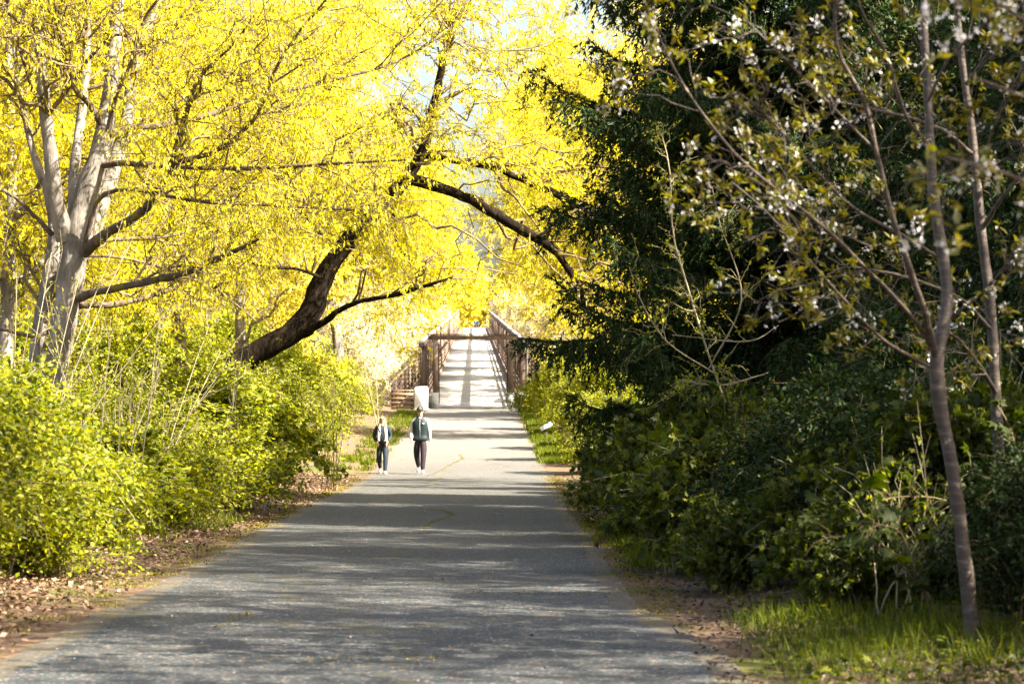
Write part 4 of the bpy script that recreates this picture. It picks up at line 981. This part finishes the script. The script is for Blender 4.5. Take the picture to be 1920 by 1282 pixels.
# ------------------------------------------------------------------ ground cover
random.seed(11)
def cover(name, mat, tpl, n, dr, offr, ln, wd, label, up=False, clump=0, lift=.0, dens=None):
    if clump:
        cd = rng.uniform(*dr, clump); co = rng.uniform(*offr, clump)
        k = rng.integers(0, clump, n)
        d = cd[k] + rng.normal(0, .16, n); o = co[k] + rng.normal(0, .10, n)
    else:
        d = dr[0] + (dr[1] - dr[0]) * rng.random(n) ** 1.3; o = rng.uniform(*offr, n)
    if dens is not None:
        k = dens(d, o); d, o = d[k], o[k]
    n = len(d)
    z = gz(d) + .008 + np.minimum(.35, np.maximum(0, np.abs(o) - 2.9) * .09) + rng.random(n) * lift
    pos = np.c_[xc(d) + o, d, z]
    if up: dd, uu = rdir(n, (0, 0, 1.7), .7), rdir(n, (0, 0, 0))
    else: dd, uu = norm(rng.normal(0, 1, (n, 3)) * np.array([1, 1, .35])), rdir(n, (0, 0, 2.0), .8)
    c = Acc(); c.add(*scatter(tpl, pos, dd, uu, rng.uniform(*ln, n), rng.uniform(*wd, n)))
    tag(link_mesh(name, c.mesh(name, M[mat])), label, 'ground cover', kind='stuff')
cover('leaf_litter', 'litter', LEAF, 26000, (11, 62), (-4.3, -2.35), (.03, .085), (.02, .05), 'brown dry leaf litter along the left verge', lift=.04, dens=lambda d, o: rng.random(len(d)) < np.clip((-2.3 - o) / .8, .04, 1))
cover('leaf_litter', 'litter_shade_tint', LEAF, 9000, (11, 62), (2.4, 4.5), (.03, .07), (.02, .045), 'shade-tinted leaf litter along the shaded verge', lift=.03)
cover('fallen_leaves', 'litter', LEAF, 900, (12, 120), (-2.4, 2.4), (.015, .04), (.01, .025), 'scattered dry leaves on the asphalt', lift=.005)
cover('fallen_petals', 'blossom', LEAF, 160, (12, 70), (-2.4, 2.4), (.01, .022), (.008, .016), 'scattered white petals on the asphalt')
cover('grass', 'grass', BLADE, 4200, (15.0, 19.8), (2.9, 4.5), (.05, .24), (.004, .008), 'lush tufts of lit grass at the foot of the cherry', True, 60)
cover('grass', 'grass_shade_tint', BLADE, 6000, (14.0, 21.5), (3.0, 6.5), (.05, .18), (.004, .008), 'thin shaded grass between the two cherries and the corner', True, 260)
cover('low_weeds', 'maple', MAPLE, 1500, (14.2, 21), (2.9, 6.2), (.03, .07), (.03, .06), 'low lobed weeds between the grass tufts', lift=.12)
cover('grass', 'grass', BLADE, 12000, (26, 37), (2.6, 4.0), (.04, .14), (.008, .014), 'low mossy grass on the shaded verge', True, 500)
cover('grass', 'grass', BLADE, 16000, (70, 124), (2.45, 3.4), (.08, .3), (.02, .035), 'bright grass edge beside the far path', True, 800)
cover('grass', 'grass', BLADE, 900, (33, 38), (-3.8, -2.9), (.06, .22), (.01, .018), 'yellowish grass tuft in the left verge', True, 50)
cover('grass', 'grass', BLADE, 6000, (66, 120), (-3.6, -2.5), (.06, .2), (.02, .035), 'sparse bright grass beyond the walkers', True, 200)
cover('moss', 'moss', BLADE, 7000, (20, 62), (2.3, 2.7), (.01, .03), (.006, .015), 'golden moss along the shaded asphalt edge', True, 500)
cover('moss', 'moss', BLADE, 5000, (13, 62), (-2.7, -2.35), (.01, .03), (.008, .02), 'golden moss along the left asphalt edge', True, 160)
# moss lines in the cracks of the asphalt
cr = []
for pts in ([(785, 995, ), (812, 978), (850, 966), (832, 958), (800, 955)], [(800, 893), (830, 880), (850, 868), (868, 860), (862, 852)], [(450, 1235), (640, 1238), (820, 1236)], [(840, 1108), (1000, 1112), (1200, 1118)], [(400, 1180), (440, 1160), (470, 1150)], [(940, 1000), (1080, 1006)], [(800, 905), (815, 900), (832, 893)]):
    q = []
    for px, py in pts:
        dd = np.arange(12, 126, .1); yy = 641 + (CAM_Z - gz(dd)) / dd * FPX
        dj = dd[np.argmin(abs(yy - py))]; q.append(((px - 960) / FPX * dj, dj, float(gz(dj)) + .006))
    q = np.array(q); ll = np.linalg.norm(np.diff(q, axis=0), axis=1).sum()
    u = rng.uniform(0, len(q) - 1.001, int(ll * 45)); i = u.astype(int); f = (u - i)[:, None]
    p = q[i] * (1 - f) + q[i + 1] * f; p[:, 0] += rng.normal(0, .03, len(p)); p[:, 1] += rng.normal(0, .16, len(p)); p[:, 2] = gz(p[:, 1]) + .005
    cr.append(p)
cr = np.concatenate(cr)
c = Acc(); c.add(*scatter(BLADE, cr, rdir(len(cr), (0, 0, 1.2)), rdir(len(cr)), rng.uniform(.008, .02, len(cr)), rng.uniform(.01, .02, len(cr))))
tag(link_mesh('crack_moss', c.mesh('crack_moss', M['moss'])), 'thin lines of yellow moss in the asphalt cracks', 'moss', kind='stuff')

# ------------------------------------------------------------------ people
def cloth(name, c, rough=.8, var=.25, sc=12):
    return solid_mat(name, [tuple(x * (1 - var) for x in c), c, tuple(min(1, x * (1 + var)) for x in c)], sc, (1, 1, 1), rough, .25, 40)
M['skin'] = cloth('skin', (.46, .26, .19), .55, .08)
M['grey_fleece'] = cloth('light_grey_fleece', (.52, .53, .54), .9, .1)
M['teal'] = cloth('dark_teal_quilt', (.005, .015, .017), .6)
M['plum'] = cloth('dark_plum_cloth', (.018, .010, .016), .8)
M['denim'] = cloth('dark_blue_leggings', (.012, .022, .036), .8, .4)
M['navy'] = cloth('navy_cloth', (.012, .022, .035), .7)
M['cream'] = cloth('white_knit', (.68, .68, .66), .9, .08)
M['shoe'] = cloth('white_shoe', (.75, .75, .74), .6, .05)
M['hair'] = cloth('blonde_hair', (.42, .28, .15), .5, .35, 40)
M['hair_d'] = cloth('brown_hair', (.06, .035, .02), .5, .3, 40)
M['black'] = cloth('black_plastic', (.01, .01, .01), .25, .1)
M['blue'] = cloth('blue_cloth', (.03, .12, .22), .8, .1)
M['gold'] = cloth('gold_patch', (.5, .33, .08), .5, .1)
def skin_obj(name, nodes, edges, mat, parent, sub=1, root=0):
    """nodes: {key: (x,y,z,rx,ry)}"""
    keys = list(nodes); ix = {k: i for i, k in enumerate(keys)}
    me = bpy.data.meshes.new(name)
    me.from_pydata([nodes[k][:3] for k in keys], [(ix[a], ix[b]) for a, b in edges], [])
    me.materials.append(mat)
    o = link_mesh(name, me, parent)
    m = o.modifiers.new('skin', 'SKIN'); m.use_smooth_shade = True; m.branch_smoothing = .5
    if not me.skin_vertices: raise RuntimeError('no skin layer')
    for k in keys:
        s = me.skin_vertices[0].data[ix[k]]
        s.radius = nodes[k][3:5] if len(nodes[k]) > 4 else (nodes[k][3], nodes[k][3])
        s.use_root = False
    me.skin_vertices[0].data[root].use_root = True
    ms = o.modifiers.new('sub', 'SUBSURF'); ms.levels = ms.render_levels = sub
    return o
def chain(*k): return list(zip(k[:-1], k[1:]))
def ball(acc, c, r, n=12, m=8, squash=(1, 1, 1), z0=-1.0):
    th = np.linspace(0, 2 * np.pi, n, endpoint=False); ph = np.linspace(math.asin(max(-1, z0)), math.pi / 2 * .999, m)
    v = np.array([(math.cos(p) * math.cos(t) * r * squash[0] + c[0], math.cos(p) * math.sin(t) * r * squash[1] + c[1], math.sin(p) * r * squash[2] + c[2]) for p in ph for t in th])
    f = [(i * n + j, i * n + (j + 1) % n, (i + 1) * n + (j + 1) % n, (i + 1) * n + j) for i in range(m - 1) for j in range(n)]
    acc.add(v, [np.array(f)])
def person(name, H, loc, rz, label, top, pants, style, stride=.26):
    t = tag(empty(name, loc, rz), label, 'person')
    s = H / 1.80
    sw = .175 if style != 'woman' else .155
    fl, fr = -stride, stride * .8       # front foot towards the viewer (-Y)
    J = {'pelvis': (0, 0, .95), 'waist': (0, -.005, 1.08), 'chest': (0, .0, 1.30), 'neck0': (0, .01, 1.46), 'neck': (0, .005, 1.53), 'jaw': (0, -.02, 1.585), 'head': (0, -.005, 1.66), 'crown': (0, .005, 1.745),
         'hipL': (.09, 0, .90), 'kneeL': (.095, fl * .5 - .03, .50), 'ankL': (.075, fl + .02, .10), 'toeL': (.10, fl - .14, .055),
         'hipR': (-.09, 0, .90), 'kneeR': (-.10, fr * .3 - .03, .50), 'ankR': (-.065, fr + .10, .17), 'toeR': (-.075, fr - .03, .04),
         'shL': (sw, .01, 1.43), 'elL': (sw + .065, .03, 1.14), 'wrL': (sw + .06, .10, .90), 'paL': (sw + .06, .13, .83),
         'shR': (-sw, .01, 1.43), 'elR': (-sw - .065, .04, 1.14), 'wrR': (-sw - .05, -.16, .93), 'paR': (-sw - .045, -.21, .87)}
    if style == 'woman':                # hands in the jacket pockets
        J['elL'] = (sw + .10, .08, 1.14); J['wrL'] = (sw + .0, -.08, .98); J['paL'] = (sw - .03, -.12, .94)
        J['elR'] = (-sw - .10, .08, 1.14); J['wrR'] = (-sw - .0, -.08, .98); J['paR'] = (-sw + .03, -.12, .94)
    def N(k, *r): return (J[k][0] * s, J[k][1] * s, J[k][2] * s) + tuple(x * s for x in r)
    B = {'pelvis': N('pelvis', .12, .085), 'waist': N('waist', .115, .08), 'chest': N('chest', .13, .09), 'neck0': N('neck0', .075, .07), 'neck': N('neck', .055, .055), 'jaw': N('jaw', .062, .07), 'head': N('head', .078, .092), 'crown': N('crown', .06, .07)}
    E = chain('pelvis', 'waist', 'chest', 'neck0', 'neck', 'jaw', 'head', 'crown')
    for q in 'LR':
        B.update({'hip' + q: N('hip' + q, .085), 'knee' + q: N('knee' + q, .056), 'ank' + q: N('ank' + q, .038), 'toe' + q: N('toe' + q, .035),
                  'sh' + q: N('sh' + q, .06), 'el' + q: N('el' + q, .042), 'wr' + q: N('wr' + q, .028), 'pa' + q: N('pa' + q, .036, .020)})
        E += chain('pelvis', 'hip' + q, 'knee' + q, 'ank' + q, 'toe' + q) + chain('neck0', 'sh' + q, 'el' + q, 'wr' + q, 'pa' + q)
        pa = np.array(J['pa' + q]); sg = 1 if q == 'L' else -1
        for k, (fy, ln_) in enumerate(((-.028, .075), (-.009, .085), (.010, .08), (.027, .06))):
            a_, b_ = q + 'f%d' % k, q + 'g%d' % k
            B[a_] = tuple((pa + (0, fy, -.045)) * s) + (.0095 * s,); B[b_] = tuple((pa + (-.015 * sg, fy - .004, -.045 - ln_ * .8)) * s) + (.008 * s,)
            E += [('pa' + q, a_), (a_, b_)]
        B[q + 't0'] = tuple((pa + (-.012 * sg, -.042, -.01)) * s) + (.011 * s,); B[q + 't1'] = tuple((pa + (-.02 * sg, -.055, -.055)) * s) + (.009 * s,)
        E += [('pa' + q, q + 't0'), (q + 't0', q + 't1')]
    body = skin_obj('body', B, E, M['skin'], t)
    # face
    f = Acc(); ball(f, (0, -.112 * s, 1.635 * s), .013 * s, 8, 5, (1, 1.3, 1.7)); ball(f, (.083 * s, 0, 1.64 * s), .02 * s, 8, 5, (.5, .8, 1.5)); ball(f, (-.083 * s, 0, 1.64 * s), .02 * s, 8, 5, (.5, .8, 1.5))
    link_mesh('nose_and_ears', f.mesh('nose_and_ears', M['skin'], True), t)
    f = Acc(); ball(f, (0, -.096 * s, 1.595 * s), .024 * s, 8, 5, (1, .4, .25)); link_mesh('mouth', f.mesh('mouth', cloth('lips', (.32, .12, .1), .5, .05), True), t)
    # trousers
    D = {'pelvis': N('pelvis', .185, .140), 'w': (0, 0, 1.06 * s, .175 * s, .13 * s)}
    E = [('pelvis', 'w')]
    for q in 'LR':
        D.update({'hip' + q: N('hip' + q, .118), 'knee' + q: N('knee' + q, .086), 'ank' + q: N('ank' + q, .060)})
        E += chain('pelvis', 'hip' + q, 'knee' + q, 'ank' + q)
    skin_obj('trousers', D, E, pants, t)
    # shoes
    for q in 'LR':
        an, to = np.array(J['ank' + q]), np.array(J['toe' + q])
        skin_obj('shoe', {'a': tuple(np.array((an[0], an[1] + .04, an[2] - .045)) * s) + (.05 * s, .045 * s), 'b': tuple(np.array((an[0], an[1] - .03, (an[2] + to[2]) / 2 - .01)) * s) + (.052 * s, .048 * s), 'c': tuple(to * s) + (.05 * s, .034 * s)}, [('a', 'b'), ('b', 'c')], M['shoe'], t)
    # jacket with sleeves
    Jk = {'pelvis': (0, 0, .90 * s, .185 * s, .14 * s), 'waist': N('waist', .185, .135), 'chest': N('chest', .20, .14), 'neck0': N('neck0', .095, .085), 'neck': (0, .01, 1.50 * s, .07 * s, .068 * s)}
    E = chain('pelvis', 'waist', 'chest', 'neck0', 'neck')
    for q in 'LR':
        Jk.update({'sh' + q: N('sh' + q, .080), 'el' + q: N('el' + q, .063), 'wr' + q: N('wr' + q, .047)})
        E += chain('neck0', 'sh' + q, 'el' + q, 'wr' + q)
    skin_obj('jacket', Jk, E, top, t)
    return t, s
hx = lambda px, d: (px - 960) / FPX * d
man, s = person('person', 1.80, (hx(788, 64), 64, float(gz(64)) + .006), math.radians(-2), 'man in dark teal vest, grey sleeves and cap, walking towards the viewer', M['grey_fleece'], M['plum'], 'man')
def shell(name, rings, mat, parent, n=22):
    th = np.linspace(0, 2 * np.pi, n, endpoint=False); v, f = [], []
    for k, (z, rx, ry, cy) in enumerate(rings):
        q = 2.6
        for t in th:
            c_, s_ = math.cos(t), math.sin(t)
            v.append((rx * s * math.copysign(abs(c_) ** (2 / q), c_) * (1 + rng.normal(0, .008)), (cy + ry * math.copysign(abs(s_) ** (2 / q), s_)) * s, z * s))
    for k in range(len(rings) - 1): f += [(k * n + j, k * n + (j + 1) % n, (k + 1) * n + (j + 1) % n, (k + 1) * n + j) for j in range(n)]
    a = Acc(); a.add(v, [np.array(f)])
    return link_mesh(name, a.mesh(name, mat, True), parent)
shell('vest', [(.88, .185, .125, 0), (.885, .200, .140, 0), (.93, .205, .145, 0), (.99, .200, .14, 0), (1.0, .193, .133, 0), (1.06, .198, .138, 0), (1.12, .195, .135, 0), (1.2, .205, .142, 0), (1.3, .212, .145, 0), (1.38, .205, .135, 0), (1.44, .165, .115, .005), (1.48, .11, .09, .005), (1.53, .085, .08, .0), (1.535, .07, .068, .0)], M['teal'], man)
a = Acc(); a.box((0, -.141 * s, 1.19 * s), (.007, .012, .50 * s)); link_mesh('zipper', a.mesh('zipper', M['grey_fleece']), man)
a = Acc(); a.box((.085 * s, -.145 * s, 1.34 * s), (.045, .02, .035)); link_mesh('chest_badge', a.mesh('chest_badge', M['cream']), man)
a = Acc(); a.box((0, -.075 * s, 1.475 * s), (.07, .03, .06)); link_mesh('collar', a.mesh('collar', M['cream']), man)
a = Acc(); ball(a, (0, .0, 1.70 * s), .104 * s, 16, 7, (.95, 1.06, .95), -.05)
# visor of the cap
th = np.linspace(-1.2, 1.2, 9)
vv = [(math.sin(x) * .08 * s, -math.cos(x) * .10 * s, 1.705 * s) for x in th] + [(math.sin(x) * .082 * s, -(.10 + .075 * math.cos(x * .9)) * s, 1.685 * s) for x in th]
vv += [(x, y, z - .008) for x, y, z in vv]
ff = [(i, i + 1, i + 10, i + 9) for i in range(8)] + [(i + 18, i + 27, i + 28, i + 19) for i in range(8)] + [(i + 9, i + 10, i + 28, i + 27) for i in range(8)]
a.add(vv, [np.array(ff)])
cap = link_mesh('cap', a.mesh('cap', M['teal'], True), man)
a = Acc(); ball(a, (0, -.098 * s, 1.745 * s), .026 * s, 10, 5, (1, .5, .9)); link_mesh('cap_badge', a.mesh('cap_badge', M['gold'], True), man)
a = Acc(); ball(a, (0, .02 * s, 1.66 * s), .093 * s, 12, 6, (.95, .95, .8), -.9); link_mesh('hair', a.mesh('hair', M['hair_d'], True), man)
a = Acc(); a.box((.033 * s, -.103 * s, 1.665 * s), (.05 * s, .02 * s, .022 * s)); a.box((-.033 * s, -.103 * s, 1.665 * s), (.05 * s, .02 * s, .022 * s)); link_mesh('eyes', a.mesh('eyes', M['hair_d']), man)
wom, s = person('person', 1.58, (hx(717, 63.6), 63.6, float(gz(63.6)) + .006), math.radians(3), 'blonde woman in navy top, pale vest and sunglasses, walking left of the man', M['navy'], M['denim'], 'woman', .2)
# pale open vest: two front panels and a back
for sg in (-1, 1):
    skin_obj('vest_panel', {'a': (sg * .10 * s, -.085 * s, .98 * s, .055 * s, .05 * s), 'b': (sg * .105 * s, -.085 * s, 1.12 * s, .055 * s, .055 * s), 'c': (sg * .10 * s, -.085 * s, 1.28 * s, .058 * s, .055 * s), 'd': (sg * .085 * s, -.05 * s, 1.43 * s, .05 * s, .05 * s)}, chain('a', 'b', 'c', 'd'), M['cream'], wom)
skin_obj('vest_back', {'a': (0, .05 * s, 1.0 * s, .15 * s, .08 * s), 'b': (0, .05 * s, 1.2 * s, .16 * s, .085 * s), 'c': (0, .04 * s, 1.42 * s, .12 * s, .06 * s)}, chain('a', 'b', 'c'), M['cream'], wom)
a = Acc(); a.box((.04 * s, -.17 * s, 1.0 * s), (.17 * s, .08 * s, .13 * s)); ball(a, (.04 * s, -.2 * s, 1.0 * s), .055 * s, 10, 6, (1.3, .6, 1)); link_mesh('waist_bag', a.mesh('waist_bag', M['black'], True), wom)
a = Acc(); a.beam((-.12 * s, -.12 * s, 1.42 * s), (.05 * s, -.17 * s, 1.05 * s), .02, .02); link_mesh('bag_strap', a.mesh('bag_strap', M['black']), wom)
skin_obj('hair', {'t': (0, .02 * s, 1.74 * s, .085 * s, .09 * s), 'm': (0, .05 * s, 1.66 * s, .105 * s, .085 * s), 'l': (.075 * s, .01 * s, 1.58 * s, .04 * s, .05 * s), 'l2': (.085 * s, -.03 * s, 1.46 * s, .04 * s, .04 * s), 'l3': (.08 * s, -.06 * s, 1.35 * s, .025 * s, .025 * s),
                  'r': (-.075 * s, .01 * s, 1.58 * s, .04 * s, .05 * s), 'r2': (-.085 * s, -.03 * s, 1.46 * s, .04 * s, .04 * s), 'r3': (-.09 * s, -.05 * s, 1.37 * s, .025 * s, .025 * s)},
         chain('t', 'm', 'l', 'l2', 'l3') + chain('m', 'r', 'r2', 'r3'), M['hair'], wom)
a = Acc()
for sg in (-1, 1): ball(a, (sg * .036 * s, -.10 * s, 1.665 * s), .03 * s, 10, 6, (1, .4, .75), -.95)
a.box((0, -.108 * s, 1.672 * s), (.05 * s, .01, .008)); link_mesh('sunglasses', a.mesh('sunglasses', M['black'], True), wom)
# two small walkers far along the bridge
for px, d, lab in ((891, 436, 'tiny distant walker in blue on the bridge, left of the pair'), (895, 440, 'tiny distant walker in blue on the bridge, right of the pair')):
    person('person', 1.75, (hx(px, d), d, deck_z(d)), 0, lab, M['blue'], M['navy'], 'man')
